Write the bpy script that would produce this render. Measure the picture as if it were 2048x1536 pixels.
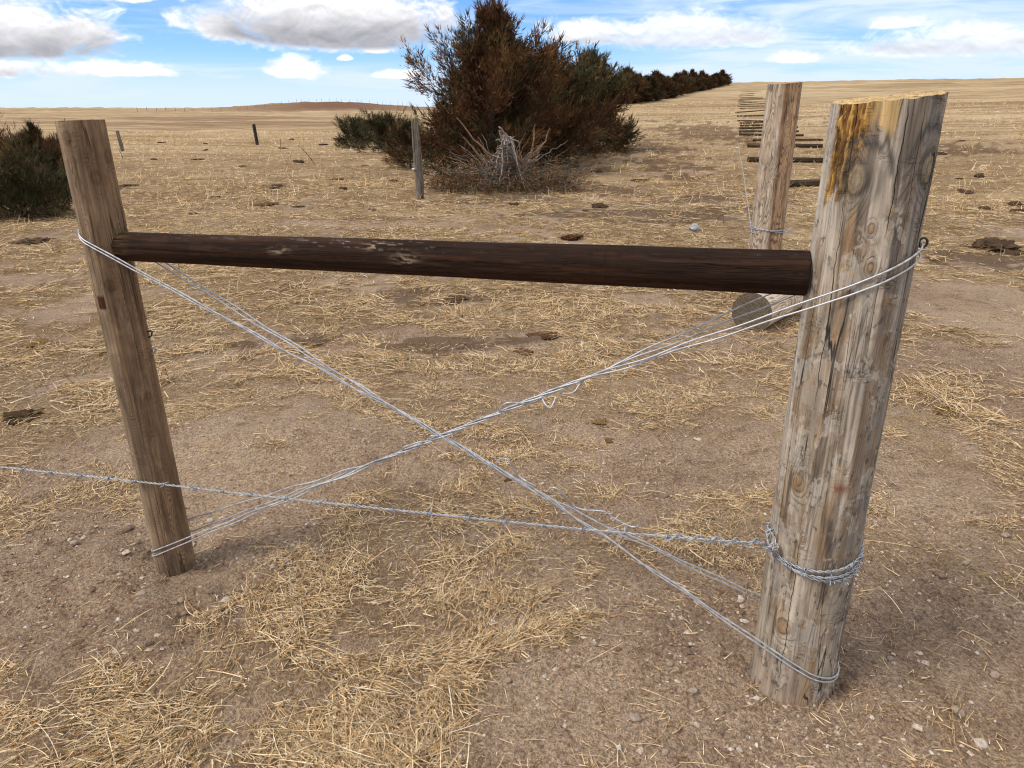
import bpy, math, random
import numpy as np
from mathutils import Vector

for o in list(bpy.data.objects):
    bpy.data.objects.remove(o)
scene = bpy.context.scene
COL = scene.collection
rad = math.radians

# ------------------------------------------------------------------ camera
CAM_H, PITCH, FPX = 1.5, rad(21.3), 1400.0
cam = bpy.data.cameras.new('camera')
cam.sensor_width = 36.0
cam.lens = 36.0 * FPX / 2048.0
cam.clip_start = 0.05
cam.clip_end = 6000.0
cam_o = bpy.data.objects.new('camera', cam)
COL.objects.link(cam_o)
cam_o.location = (0, 0, CAM_H)
cam_o.rotation_euler = (math.pi / 2 - PITCH, 0, 0)
scene.camera = cam_o
scene.view_settings.view_transform = 'Standard'
scene.view_settings.look = 'None'
scene.view_settings.gamma = 1.0
scene.view_settings.use_curve_mapping = False
scene.view_settings.exposure = 0.84
scene.render.engine = 'CYCLES'
scene.cycles.pixel_filter_type = 'BLACKMAN_HARRIS'
scene.cycles.filter_width = 1.15
scene.cycles.max_bounces = 4
scene.cycles.diffuse_bounces = 2
scene.cycles.glossy_bounces = 2
scene.cycles.caustics_reflective = False
scene.cycles.caustics_refractive = False
scene.render.resolution_x, scene.render.resolution_y = 1024, 768

# ------------------------------------------------------------------ light
SUN_EL, SUN_AZ = rad(52), rad(-112)       # azimuth from +Y, negative = left
sun = bpy.data.lights.new('sun', 'SUN')
sun.energy = 1.5
sun.angle = rad(20)
sun.color = (1.0, 0.90, 0.75)
sun_o = bpy.data.objects.new('sun', sun)
COL.objects.link(sun_o)
sd = Vector((math.sin(SUN_AZ) * math.cos(SUN_EL), math.cos(SUN_AZ) * math.cos(SUN_EL), math.sin(SUN_EL)))
sun_o.rotation_euler = (-sd).to_track_quat('-Z', 'Y').to_euler()


class NT:
    """tiny helper for building node trees"""
    def __init__(self, nt):
        self.nt = nt
        nt.nodes.clear()

    def n(self, typ, **kw):
        nd = self.nt.nodes.new(typ)
        for k, v in kw.items():
            setattr(nd, k, v)
        return nd

    def put(self, sock, v):
        if isinstance(v, bpy.types.NodeSocket):
            self.nt.links.new(v, sock)
        elif v is not None:
            if hasattr(sock, 'default_value'):
                dv = sock.default_value
                if hasattr(dv, '__len__') and len(dv) == 4 and len(v) == 3:
                    v = (*v, 1.0)
            sock.default_value = v

    def m(self, op, a, b=None, c=None, clamp=False):
        nd = self.n('ShaderNodeMath', operation=op, use_clamp=clamp)
        for i, v in enumerate((a, b, c)):
            if v is not None:
                self.put(nd.inputs[i], v)
        return nd.outputs[0]

    def ss(self, x, a, b, lo=0.0, hi=1.0):
        nd = self.n('ShaderNodeMapRange', interpolation_type='SMOOTHSTEP')
        for i, v in enumerate((x, a, b, lo, hi)):
            self.put(nd.inputs[i], v)
        return nd.outputs[0]

    def mix(self, f, a, b, blend='MIX'):
        nd = self.n('ShaderNodeMix', data_type='RGBA', blend_type=blend)
        self.put(nd.inputs[0], f)
        self.put(nd.inputs[6], a)
        self.put(nd.inputs[7], b)
        return nd.outputs[2]

    def noise(self, vec, scale, detail=4, rough=0.55, dist=0.0, out=0):
        nd = self.n('ShaderNodeTexNoise')
        self.put(nd.inputs['Vector'], vec)
        nd.inputs['Scale'].default_value = scale
        nd.inputs['Detail'].default_value = detail
        nd.inputs['Roughness'].default_value = rough
        nd.inputs['Distortion'].default_value = dist
        return nd.outputs[out]

    def scale(self, vec, s, loc=(0, 0, 0), rot=(0, 0, 0)):
        nd = self.n('ShaderNodeMapping')
        self.put(nd.inputs['Vector'], vec)
        nd.inputs['Location'].default_value = loc
        nd.inputs['Rotation'].default_value = rot
        nd.inputs['Scale'].default_value = s
        return nd.outputs[0]

    def comb(self, x, y, z):
        nd = self.n('ShaderNodeCombineXYZ')
        for i, v in enumerate((x, y, z)):
            self.put(nd.inputs[i], v)
        return nd.outputs[0]

    def attr(self, name, fac=False):
        nd = self.n('ShaderNodeAttribute', attribute_name=name)
        return nd.outputs['Fac' if fac else 'Color']

    def bump(self, h, strength, dist, normal=None):
        nd = self.n('ShaderNodeBump')
        nd.inputs['Strength'].default_value = strength
        nd.inputs['Distance'].default_value = dist
        self.put(nd.inputs['Height'], h)
        if normal is not None:
            self.put(nd.inputs['Normal'], normal)
        return nd.outputs[0]


# ------------------------------------------------------------------ sky
world = bpy.data.worlds.new('World')
scene.world = world
world.use_nodes = True
T = NT(world.node_tree)
tc = T.n('ShaderNodeTexCoord')
sep = T.n('ShaderNodeSeparateXYZ')
T.put(sep.inputs[0], tc.outputs['Generated'])
DX, DY, DZ = sep.outputs
U = T.m('MULTIPLY', T.m('ARCTAN2', DX, DY), 57.2958)          # azimuth, degrees
V = T.m('MULTIPLY', T.m('ARCSINE', DZ), 57.2958)              # elevation, degrees
sky = T.n('ShaderNodeTexSky', sky_type='NISHITA')
sky.sun_disc = False
sky.sun_elevation = SUN_EL
sky.sun_rotation = SUN_AZ
sky.altitude = 1400
sky.air_density = 1.0
sky.dust_density = 0.3
sky.ozone_density = 2.0
BG = 0.12
K = 0.69 / BG
world.cycles.sampling_method = 'MANUAL'
world.cycles.sample_map_resolution = 256
blue = T.mix(T.ss(V, 1.5, 9.0), (0.22 * K, 0.49 * K, 0.82 * K), (0.07 * K, 0.29 * K, 0.78 * K))
clear = T.mix(0.78, sky.outputs[0], blue)
clear = T.mix(T.ss(V, 8, 40), clear, sky.outputs[0])
# pale air towards the horizon, with streaks of thin cloud
P1 = T.comb(T.m('MULTIPLY', U, 0.05), T.m('MULTIPLY', V, 0.42), 3.1)
wisp = T.noise(P1, 1.6, 5, 0.6, 0.6)
veil = T.m('ADD', T.ss(V, 4.2, 0.7, 0.0, 0.9), T.m('MULTIPLY', T.ss(wisp, 0.46, 0.74), 0.6), clamp=True)
veil = T.m('ADD', veil, T.m('MULTIPLY', T.ss(U, 4.0, 16.0, 0.0, 0.8), T.ss(wisp, 0.30, 0.55)), clamp=True)
clear = T.mix(veil, clear, (0.62 * K, 0.74 * K, 0.90 * K))
# cumulus: (azimuth, elevation of the base, half width, height, greyness)
CUM = [(-34.0, 2.9, 9.6, 4.6, 1.0), (-39.0, 1.9, 13.0, 1.6, .6), (-27.5, 2.1, 4.6, 1.2, .1),
       (-12.5, 4.0, 11.5, 5.6, 1.0), (-20.6, 4.5, 2.6, 2.3, .15),
       (-15.7, 2.2, 2.6, 1.9, .1), (-9.9, 3.9, 1.2, 1.0, .1), (-12.2, 3.4, .7, .5, .05),
       (-8.3, 2.2, 2.1, .85, .15), (-28.6, 3.85, .7, .55, .05), (-26.0, 6.6, 2.6, 1.6, .1),
       (12.5, 4.2, 8.0, 2.7, .45), (20.0, 3.1, 1.8, 1.0, .1), (30.5, 3.3, 7.8, 2.3, .5),
       (26.0, 5.0, 2.1, 1.0, .0), (5.0, 4.5, 4.0, 2.0, .5)]
PN = T.comb(T.m('MULTIPLY', U, 0.55), T.m('MULTIPLY', V, 0.95), 7.7)
fb = T.noise(PN, 0.75, 6, 0.60, 0.35)
fbu = T.noise(T.scale(PN, (1, 1, 1), (0, -0.25, 0)), 0.75, 3, 0.60, 0.35)
F = None
G = None
UV = T.comb(U, V, 0.0)
for (u0, vb, ru, hh, gr) in CUM:
    ma = T.n('ShaderNodeVectorMath', operation='MULTIPLY_ADD')
    T.put(ma.inputs[0], UV)
    ma.inputs[1].default_value = (1 / ru, 1 / hh, 0)
    ma.inputs[2].default_value = (-u0 / ru, -(vb + hh * .26) / hh, 0)
    sp = T.n('ShaderNodeSeparateXYZ')
    T.put(sp.inputs[0], ma.outputs[0])
    du, vv = sp.outputs[0], sp.outputs[1]
    w = T.m('MAXIMUM', T.m('MULTIPLY', vv, 1 / .74), T.m('MULTIPLY', vv, -1 / .30))
    r2 = T.m('MULTIPLY_ADD', w, w, T.m('MULTIPLY', du, du))
    f = T.m('SUBTRACT', 1.0, T.m('SQRT', r2))
    F = f if F is None else T.m('MAXIMUM', F, f)
    if gr > .3:
        g = T.m('MULTIPLY', T.m('MULTIPLY', T.ss(vv, .42, -.12), T.ss(f, .02, .35)), gr)
        G = g if G is None else T.m('MAXIMUM', G, g)
# the same kind of cumulus goes on overhead and behind (cloud plane)
zc = T.m('MAXIMUM', DZ, 0.08)
PO = T.comb(T.m('DIVIDE', DX, zc), T.m('DIVIDE', DY, zc), 1.3)
over = T.noise(PO, 0.55, 4, 0.55, 0.3)
far_band = T.m('MAXIMUM', T.ss(V, 9, 14), T.ss(T.m('ABSOLUTE', U), 44, 55))
Fo = T.m('MULTIPLY', T.m('SUBTRACT', over, 0.40), T.m('MULTIPLY', far_band, 2.5))
Fn = T.m('ADD', F, T.m('MULTIPLY', T.m('SUBTRACT', fb, 0.53), 1.5))
alpha = T.ss(Fn, -0.06, 0.46)
lit = T.m('ADD', T.m('MULTIPLY', T.m('SUBTRACT', fb, fbu), 1.1), 0.95)
white = T.mix(T.m('MULTIPLY', G, T.ss(fb, .30, .60, .75, 1.0)), (1.02 * K, 1.02 * K, 1.03 * K), (0.40 * K, 0.40 * K, 0.445 * K))
white = T.mix(1.0, white, T.comb(lit, lit, lit), 'MULTIPLY')
alpha = T.m('MULTIPLY', alpha, T.ss(U, 2, 12, 1.0, 0.66))
col = T.mix(alpha, clear, white)
col = T.mix(T.ss(Fo, 0.0, 0.3), col, (0.75 * K, 0.715 * K, 0.68 * K))
bg = T.n('ShaderNodeBackground')
T.put(bg.inputs[0], col)
bg.inputs[1].default_value = BG
wo = T.n('ShaderNodeOutputWorld')
T.put(wo.inputs[0], bg.outputs[0])


# ------------------------------------------------------------------ numeric helpers
def _hash(ix, iy, iz, seed):
    h = (ix.astype(np.int64) * 374761393 + iy.astype(np.int64) * 668265263 + iz.astype(np.int64) * 2147483647 + seed * 1274126177) & 0xffffffff
    h = ((h ^ (h >> 13)) * 1274126177) & 0xffffffff
    h = ((h ^ (h >> 16)) * 2246822519) & 0xffffffff
    return ((h ^ (h >> 15)) & 0xffffff) / float(0xffffff)


def vnoise(x, y, z=None, seed=0):
    x, y = np.broadcast_arrays(np.asarray(x, float), np.asarray(y, float))
    z = np.zeros_like(x) if z is None else np.broadcast_to(np.asarray(z, float), x.shape)
    ix, iy, iz = np.floor(x), np.floor(y), np.floor(z)
    fx, fy, fz = x - ix, y - iy, z - iz
    fx, fy, fz = [f * f * f * (f * (f * 6 - 15) + 10) for f in (fx, fy, fz)]
    r = 0
    for a in (0, 1):
        for b in (0, 1):
            for c in (0, 1):
                w = (fx if a else 1 - fx) * (fy if b else 1 - fy) * (fz if c else 1 - fz)
                r = r + w * _hash(ix + a, iy + b, iz + c, seed)
    return r


def fbm(x, y, z=None, oct=4, seed=0, gain=.5):
    r, a, t = 0, 1.0, 0
    for i in range(oct):
        s = 2.03 ** i
        r = r + a * vnoise(np.asarray(x) * s, np.asarray(y) * s, None if z is None else np.asarray(z) * s, seed + i * 17)
        t += a
        a *= gain
    return r / t


def sstep(a, b, x):
    t = np.clip((x - a) / (b - a), 0, 1)
    return t * t * (3 - 2 * t)


def softp(x, k):
    return k * np.logaddexp(0, np.clip(x / k, -60, 500))


LP, RP = np.array([-1.192, 2.085]), np.array([.790, 1.545])
LEAN_L, LEAN_R = rad(.45), rad(.85)      # both posts lean a little to the left
R_L, R_R = .0615, .1075
HUMPS = [(-.95, 3.05, .55, .32, .10), (-1.19, 2.085, .13, .13, -.035), (-1.19, 2.085, .30, .28, .012), (-1.75, 1.9, .5, .3, .02), (.79, 1.545, .17, .17, -.03), (.80, 1.52, .36, .33, .024),
         (.2, 1.5, .4, .3, .012), (2.2, 3.4, .8, .5, .04)]


def terrain(x, y):
    x = np.asarray(x, float)
    y = np.asarray(y, float)
    d = np.hypot(x, y)
    az = np.degrees(np.arctan2(x, y))
    front = sstep(-30, 30, y)
    w = sstep(-8, 9, az)
    hr = .05 * softp(d - 18, 4) - .02 * softp(d - 145, 8) - .029 * softp(d - 700, 60)
    hl = .008 * softp(d - 100, 25) - .006 * softp(d - 450, 40)
    hl = hl + 3.5 * np.exp(-((az + 13.5) / 7.0) ** 2 - ((d - 350) / 70) ** 2)
    h = front * (w * hr + (1 - w) * hl)
    h = h + (fbm(x * .22, y * .22, None, 3, 5) - .5) * .16 * sstep(4, 14, d) * (1 + d / 60)
    h = h + (fbm(x * .02, y * .02, None, 3, 9) - .5) * 1.2 * sstep(60, 200, d)
    for (hx, hy, sx, sy, hh) in HUMPS:
        h = h + hh * np.exp(-((x - hx) / sx) ** 2 - ((y - hy) / sy) ** 2)
    return h


SP, CP = math.sin(PITCH), math.cos(PITCH)


def ground_at(px, py):
    """where the sight line of a pixel of the photograph meets the ground (used to lay the site out)"""
    a, b = (px - 1024) / FPX, (768 - py) / FPX
    d = np.array([a, CP + b * SP, b * CP - SP])
    t = np.geomspace(.8, 1500, 4000)
    P = d[None] * t[:, None]
    gap = P[:, 2] + CAM_H - terrain(P[:, 0], P[:, 1])
    i = int(np.argmax(gap < 0))
    if gap[i] >= 0:
        i = len(t) - 1
    return np.array([P[i, 0], P[i, 1], float(terrain(P[i, 0], P[i, 1]))])


def on_plane(px, py, t=0.0):
    """pixel -> point on the vertical plane through both near posts, t metres towards the camera"""
    a, b = (px - 1024) / FPX, (768 - py) / FPX
    d = np.array([a, CP + b * SP, b * CP - SP])
    n = np.array([NRM[0], NRM[1], 0])
    p0 = np.array([LP[0], LP[1], 0]) + n * t
    o = np.array([0, 0, CAM_H])
    s = np.dot(p0 - o, n) / np.dot(d, n)
    return o + d * s


E2 = (RP - LP) / np.linalg.norm(RP - LP)
NRM = np.array([E2[1], -E2[0]])
SPAN = float(np.linalg.norm(RP - LP))


def frame(s, t, z):
    p = LP + E2 * s + NRM * t
    f = min(max(s / SPAN, 0), 1)
    return np.array([p[0] - z * (LEAN_R * f + LEAN_L * (1 - f)), p[1], z])


# ------------------------------------------------------------------ object helpers
def mesh_np(name, V, F, mat=None, smooth=False, fa=None, ca=None):
    V = np.asarray(V, np.float32)
    F = np.asarray(F, np.int32)
    me = bpy.data.meshes.new(name)
    me.vertices.add(len(V))
    me.vertices.foreach_set('co', V.ravel())
    k = F.shape[1]
    me.loops.add(F.size)
    me.loops.foreach_set('vertex_index', F.ravel())
    me.polygons.add(len(F))
    me.polygons.foreach_set('loop_start', np.arange(0, F.size, k, dtype=np.int32))
    me.polygons.foreach_set('use_smooth', np.full(len(F), smooth))
    for nm, arr in (fa or {}).items():
        a = me.attributes.new(nm, 'FLOAT', 'POINT')
        a.data.foreach_set('value', np.asarray(arr, np.float32).ravel())
    for nm, arr in (ca or {}).items():
        a = me.attributes.new(nm, 'FLOAT_COLOR', 'POINT')
        arr = np.asarray(arr, np.float32)
        if arr.shape[1] == 3:
            arr = np.concatenate([arr, np.ones((len(arr), 1), np.float32)], 1)
        a.data.foreach_set('color', arr.ravel())
    me.update(calc_edges=True)
    if mat is not None:
        me.materials.append(mat)
    return me


def obj(name, me, parent=None, loc=None, rot=None, label=None, cat=None, group=None, kind=None):
    o = bpy.data.objects.new(name, me)
    COL.objects.link(o)
    if parent is not None:
        o.parent = parent
    if loc is not None:
        o.location = [float(v) for v in loc]
    if rot is not None:
        o.rotation_euler = rot
    for k, v in (('label', label), ('category', cat), ('group', group), ('kind', kind)):
        if v:
            o[k] = v
    return o


def grid_faces(nu, nv, wrap=False):
    """quads for an array of nv rows by nu columns (u wraps if asked)"""
    i = np.arange(nv - 1)[:, None]
    j = np.arange(nu if wrap else nu - 1)[None]
    j2 = (j + 1) % nu
    f = np.stack([i * nu + j, i * nu + j2, (i + 1) * nu + j2, (i + 1) * nu + j], -1)
    return f.reshape(-1, 4)


def tubes(paths, radii, sides=6, taper=None):
    """one vertex array for several polylines"""
    VV, FF, n0 = [], [], 0
    for P, r in zip(paths, radii):
        P = np.asarray(P, float)
        n = len(P)
        tan = np.gradient(P, axis=0)
        tan /= np.linalg.norm(tan, axis=1, keepdims=True) + 1e-12
        ref = np.array([0.0, 0, 1]) if abs(tan[:, 2]).mean() < .8 else np.array([1.0, 0, 0])
        a = np.cross(tan, ref)
        a /= np.linalg.norm(a, axis=1, keepdims=True) + 1e-12
        b = np.cross(tan, a)
        th = np.linspace(0, 2 * math.pi, sides, endpoint=False)
        rr = np.full(n, r) if np.isscalar(r) else np.asarray(r)
        ring = P[:, None] + rr[:, None, None] * (np.cos(th)[None, :, None] * a[:, None] + np.sin(th)[None, :, None] * b[:, None])
        VV.append(ring.reshape(-1, 3))
        FF.append(grid_faces(sides, n, True) + n0)
        n0 += n * sides
    return np.concatenate(VV), np.concatenate(FF)


def spline(pts, n):
    """Catmull-Rom through points"""
    P = np.asarray(pts, float)
    P = np.vstack([2 * P[0] - P[1], P, 2 * P[-1] - P[-2]])
    m = len(P) - 3
    t = np.linspace(0, m - 1e-6, n)
    i = t.astype(int)
    f = (t - i)[:, None]
    a, b, c, d = P[i], P[i + 1], P[i + 2], P[i + 3]
    return .5 * (2 * b + (c - a) * f + (2 * a - 5 * b + 4 * c - d) * f ** 2 + (3 * b - a - 3 * c + d) * f ** 3)


# ------------------------------------------------------------------ materials
def new_mat(name):
    m = bpy.data.materials.new(name)
    m.use_nodes = True
    return m, NT(m.node_tree)


def finish(t, color, rough=.9, normal=None, metal=0.0, spec=.2):
    b = t.n('ShaderNodeBsdfPrincipled')
    t.put(b.inputs['Base Color'], color)
    t.put(b.inputs['Roughness'], rough)
    b.inputs['Metallic'].default_value = metal
    b.inputs['Specular IOR Level'].default_value = spec
    if normal is not None:
        t.put(b.inputs['Normal'], normal)
    o = t.n('ShaderNodeOutputMaterial')
    t.put(o.inputs[0], b.outputs[0])


def tone_mat(name, rough=.9, spec=.15, nscale=40, amt=.35, bumpy=False):
    m, t = new_mat(name)
    p = t.n('ShaderNodeTexCoord').outputs['Object']
    n = t.noise(p, nscale, 2)
    f = t.ss(n, .3, .7, 1 - amt, 1 + amt)
    c = t.mix(1.0, t.attr('tone'), t.comb(f, f, f), 'MULTIPLY')
    finish(t, c, rough, t.bump(n, .4, .01) if bumpy else None, 0, spec)
    return m


def wood_mat(name, freq, line=.45, fiber=.5, crack=.7, bump=.6, rough=.85, spec=.15, splits=(), blotch=()):
    m, t = new_mat(name)
    p = t.n('ShaderNodeTexCoord').outputs['Object']
    g = t.attr('grain', True)
    jit = t.noise(t.scale(p, (60, 60, 7)), 1.0, 3)
    ph = t.m('ADD', t.m('MULTIPLY', g, freq), t.m('MULTIPLY', jit, 1.1))
    s = t.m('SINE', t.m('MULTIPLY', ph, 6.2832))
    ln = t.m('MULTIPLY', t.ss(s, -.1, .95), t.ss(t.noise(p, 9, 3), .3, .6))
    fb_ = t.noise(t.scale(p, (330, 330, 9)), 1.0, 4, .65)
    bl = t.noise(t.scale(p, (38, 38, 5)), 1.0, 4, .6)
    cr = t.noise(t.scale(p, (26, 26, .9)), 1.0, 2, .5, .25)
    ca = t.m('ABSOLUTE', t.m('SUBTRACT', cr, .5))
    cm = t.m('MULTIPLY', t.ss(ca, .010, .002), t.ss(t.noise(t.scale(p, (8, 8, 2.0)), 1.0, 2), .46, .56))
    cx = t.noise(t.scale(p, (14, 14, 90)), 1.0, 3, .6, .3)       # short cross checks
    cxm = t.m('MULTIPLY', t.ss(t.m('ABSOLUTE', t.m('SUBTRACT', cx, .5)), .012, .003), t.ss(t.noise(p, 11, 2), .55, .66))
    cm = t.m('MAXIMUM', cm, t.m('MULTIPLY', cxm, .6))
    if splits:                                                   # long drying cracks
        arc, zz = t.attr('arc', True), t.n('ShaderNodeSeparateXYZ')
        t.put(zz.inputs[0], p)
        wan = t.m('MULTIPLY', t.m('SUBTRACT', t.noise(t.scale(p, (0, 0, 7)), 1.0, 4, .65), .5), .028)
        aw = t.m('ADD', arc, wan)
        for (a0, z0, z1, wd) in splits:
            zc_, hl_ = (z0 + z1) / 2, (z1 - z0) / 2
            taper = t.ss(t.m('ABSOLUTE', t.m('SUBTRACT', zz.outputs[2], zc_)), hl_, hl_ * .6)
            cc = t.m('MULTIPLY', t.ss(t.m('ABSOLUTE', t.m('SUBTRACT', aw, a0)), wd, wd * .35), taper)
            cm = t.m('MAXIMUM', cm, cc)
    k = t.m('MULTIPLY', t.m('SUBTRACT', 1.0, t.m('MULTIPLY', ln, line)), t.ss(fb_, .25, .75, 1 - fiber * .5, 1 + fiber * .5))
    k = t.m('MULTIPLY', k, t.ss(bl, .3, .7, .78, 1.18))
    k = t.m('MULTIPLY', k, t.m('SUBTRACT', 1.0, t.m('MULTIPLY', cm, crack)))
    base_c = t.attr('tone')
    for (sc_, lo, hi, bc, am) in blotch:
        bn = t.noise(t.scale(p, sc_), 1.0, 5, .68)
        base_c = t.mix(t.m('MULTIPLY', t.ss(bn, lo, hi), t.m('MULTIPLY', am, t.attr('plain', True))), base_c, bc)
    c = t.mix(1.0, base_c, t.comb(k, k, k), 'MULTIPLY')
    h = t.m('SUBTRACT', t.m('ADD', t.m('MULTIPLY', fb_, .35), t.m('MULTIPLY', ln, -.4)), t.m('MULTIPLY', cm, 1.6))
    finish(t, c, rough, t.bump(h, bump, .004), 0, spec)
    return m


_fr, _fl = math.atan2(-.776, 1.545) * .1072, math.atan2(1.192, 2.085) * .062
M_POST_R = wood_mat('weathered_wood', 60, .16, .38, .85, .8,
                    splits=[(_fr - .046, .85, 1.34, .0010), (_fr + .040, 1.25, 1.53, .0011), (_fr + .074, 1.15, 1.54, .0008), (_fr - .028, .05, .55, .0011)],
                    blotch=[((13, 13, 7.5), .53, .60, (.245, .155, .085), .5), ((11, 11, 8), .535, .60, (.135, .118, .105), .70),
                            ((12, 12, 8), .54, .58, (.55, .49, .41), .6), ((44, 44, 24), .60, .64, (.10, .075, .055), .7), ((36, 36, 12), .60, .65, (.42, .26, .115), .5)])
M_POST_L = wood_mat('brown_treated_wood', 150, .46, .45, .6, .7,
                    splits=[(_fl - .016, .05, .75, .0009), (_fl + .02, .5, 1.0, .0008)],
                    blotch=[((24, 24, 14), .54, .68, (.15, .087, .05), .4), ((26, 26, 8), .57, .65, (.36, .255, .165), .5)])
M_POST_B = wood_mat('figured_wood', 34, .58, .55, .7, .8)
M_RAIL = wood_mat('creosoted_wood', 60, .10, .25, .4, .5, .8, .12)
M_LOG = wood_mat('dark_fence_pole_wood', 40, .2, .5, .6, .7)
M_GREY = wood_mat('silvery_split_wood', 60, .3, .7, .9, .9)
M_END = None


def end_mat():
    m, t = new_mat('sawn_end_grain')
    p = t.n('ShaderNodeTexCoord').outputs['Object']
    s = t.n('ShaderNodeSeparateXYZ')
    t.put(s.inputs[0], p)
    r = t.m('SQRT', t.m('ADD', t.m('MULTIPLY', s.outputs[0], s.outputs[0]), t.m('MULTIPLY', s.outputs[1], s.outputs[1])))
    r = t.m('ADD', r, t.m('MULTIPLY', t.noise(p, 9, 3), .03))
    ring = t.m('MULTIPLY', t.m('ADD', t.ss(t.m('SINE', t.m('MULTIPLY', r, 900)), -.2, .9), t.ss(t.m('SINE', t.m('MULTIPLY', r, 330)), -.2, .9)), .7)
    an = t.m('ARCTAN2', s.outputs[0], s.outputs[1])
    rad_ = t.noise(t.comb(t.m('MULTIPLY', an, 2.2), t.m('MULTIPLY', r, 2.0), 0.0), 2.4, 2)
    ck = t.ss(t.m('ABSOLUTE', t.m('SUBTRACT', rad_, .5)), .012, .003)
    n = t.noise(p, 60, 4)
    k = t.m('MULTIPLY', t.m('SUBTRACT', 1.0, t.m('MULTIPLY', ring, .28)), t.ss(n, .3, .7, .75, 1.2))
    k = t.m('MULTIPLY', k, t.m('SUBTRACT', 1.0, t.m('MULTIPLY', ck, .6)))
    finish(t, t.mix(1.0, t.attr('tone'), t.comb(k, k, k), 'MULTIPLY'), .9, t.bump(k, .5, .004))
    return m


M_END = end_mat()


def metal_mat(name, col, rough, metal):
    m, t = new_mat(name)
    p = t.n('ShaderNodeTexCoord').outputs['Object']
    n = t.noise(p, 70, 4)
    k = t.ss(n, .3, .7, .72, 1.12)
    c = t.mix(1.0, col, t.comb(k, k, k), 'MULTIPLY')
    finish(t, c, t.ss(n, .3, .7, rough - .1, rough + .12), None, metal, .5)
    return m


M_WIRE = metal_mat('galvanised_wire', (.58, .60, .64), .48, .55)
M_BARB = metal_mat('dull_galvanised_barbed_wire', (.47, .50, .55), .5, .5)
M_IRON = metal_mat('dark_iron', (.07, .075, .085), .5, .6)
M_RUST = metal_mat('rusty_iron', (.16, .075, .04), .8, .1)
M_PORC = metal_mat('white_insulator', (.8, .8, .78), .35, 0)
M_STRAW = tone_mat('dry_straw', .75, .25, 60, .25)
M_CRUMB = tone_mat('dirt_and_stone', .95, .1, 160, .3)
M_LEAF = tone_mat('juniper_foliage', .8, .15, 6, .35)
M_BARK = tone_mat('juniper_bark', .95, .1, 30, .4, True)
M_DUNG = tone_mat('dry_dung', .95, .05, 70, .5, True)


# ------------------------------------------------------------------ the ground
def px_blob(px, py, rx, ry):
    g = ground_at(px, py)
    return (g[0], g[1], rx, ry)


DIRT = [px_blob(300, 1150, .62, .42), px_blob(120, 1170, .5, .22), px_blob(480, 1060, .6, .35), px_blob(600, 870, .80, .40),
        px_blob(480, 980, .5, .4), px_blob(1480, 1300, .62, .45), px_blob(1300, 1480, .42, .35), px_blob(1700, 1420, .9, .55), px_blob(2000, 1400, .5, .5),
        px_blob(1900, 1250, .7, .55), px_blob(1850, 1020, .45, .45), px_blob(1240, 1050, .45, .35), px_blob(1230, 1160, .33, .3),
        px_blob(1000, 1490, .20, .10), px_blob(1960, 610, 1.5, .85), px_blob(1920, 720, .8, .35), px_blob(1850, 570, .5, .5), px_blob(1330, 930, .6, .4), px_blob(1080, 960, .25, .15),
        px_blob(250, 1270, .35, .12), px_blob(720, 1290, .16, .07)]
STRAW_ON = [px_blob(850, 1130, .35, .3), px_blob(750, 1330, .5, .22), px_blob(250, 1440, .7, .2), px_blob(60, 1350, .3, .2),
            px_blob(900, 1000, .35, .25), px_blob(1850, 880, .55, .3), px_blob(1700, 760, .8, .4), px_blob(1000, 1330, .2, .15)]
CHURN = [px_blob(1300, 430, 1.6, .8), px_blob(1400, 400, 1.2, 1.0), px_blob(1330, 330, 1.2, 2.0), px_blob(1220, 380, .8, 1.2),
         px_blob(2010, 520, .8, .8), px_blob(900, 690, .8, .3), px_blob(640, 680, .5, .25), px_blob(1150, 300, 3., 5.),
         px_blob(1000, 400, 1.4, .6), px_blob(880, 600, .7, .25), px_blob(60, 400, 1.5, 1.0), px_blob(1400, 260, 2., 6.), px_blob(1300, 290, 1.2, 4.), px_blob(1880, 300, 3., 1.5), px_blob(1750, 240, 3, 3)]

CLODZ = [px_blob(170, 1095, .30, .12), px_blob(620, 1190, .26, .10), px_blob(330, 1230, .28, .09), px_blob(420, 1180, .25, .12), px_blob(1450, 1260, .2, .15)]


def blobs(x, y, L, wob=0.0):
    m = np.zeros_like(x)
    for (bx, by, rx, ry) in L:
        r = np.sqrt(((x - bx) / rx) ** 2 + ((y - by) / ry) ** 2)
        m = np.maximum(m, 1 - sstep(.55, 1.35, r + wob))
    return m


def litter(x, y):
    x = np.asarray(x, float)
    y = np.asarray(y, float)
    d = np.hypot(x, y)
    n1 = fbm(x * 1.7, y * 1.7, None, 4, 21)
    n2 = fbm(x * 7, y * 9, None, 3, 33)
    base = sstep(.37, .56, n1 * .60 + n2 * .40 + .03)
    base = np.maximum(base, sstep(8, 16, d) * (.55 + .45 * base))
    wob = (n1 - .5) * 2.2 + (n2 - .5) * 1.6
    base = np.maximum(base, .95 * blobs(x, y, STRAW_ON, wob) * sstep(.25, .5, n2))
    base = base * (1 - .96 * blobs(x, y, DIRT, wob))
    base = base * (1 - .55 * blobs(x, y, CHURN, wob))
    return np.clip(base, 0, 1)


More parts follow.
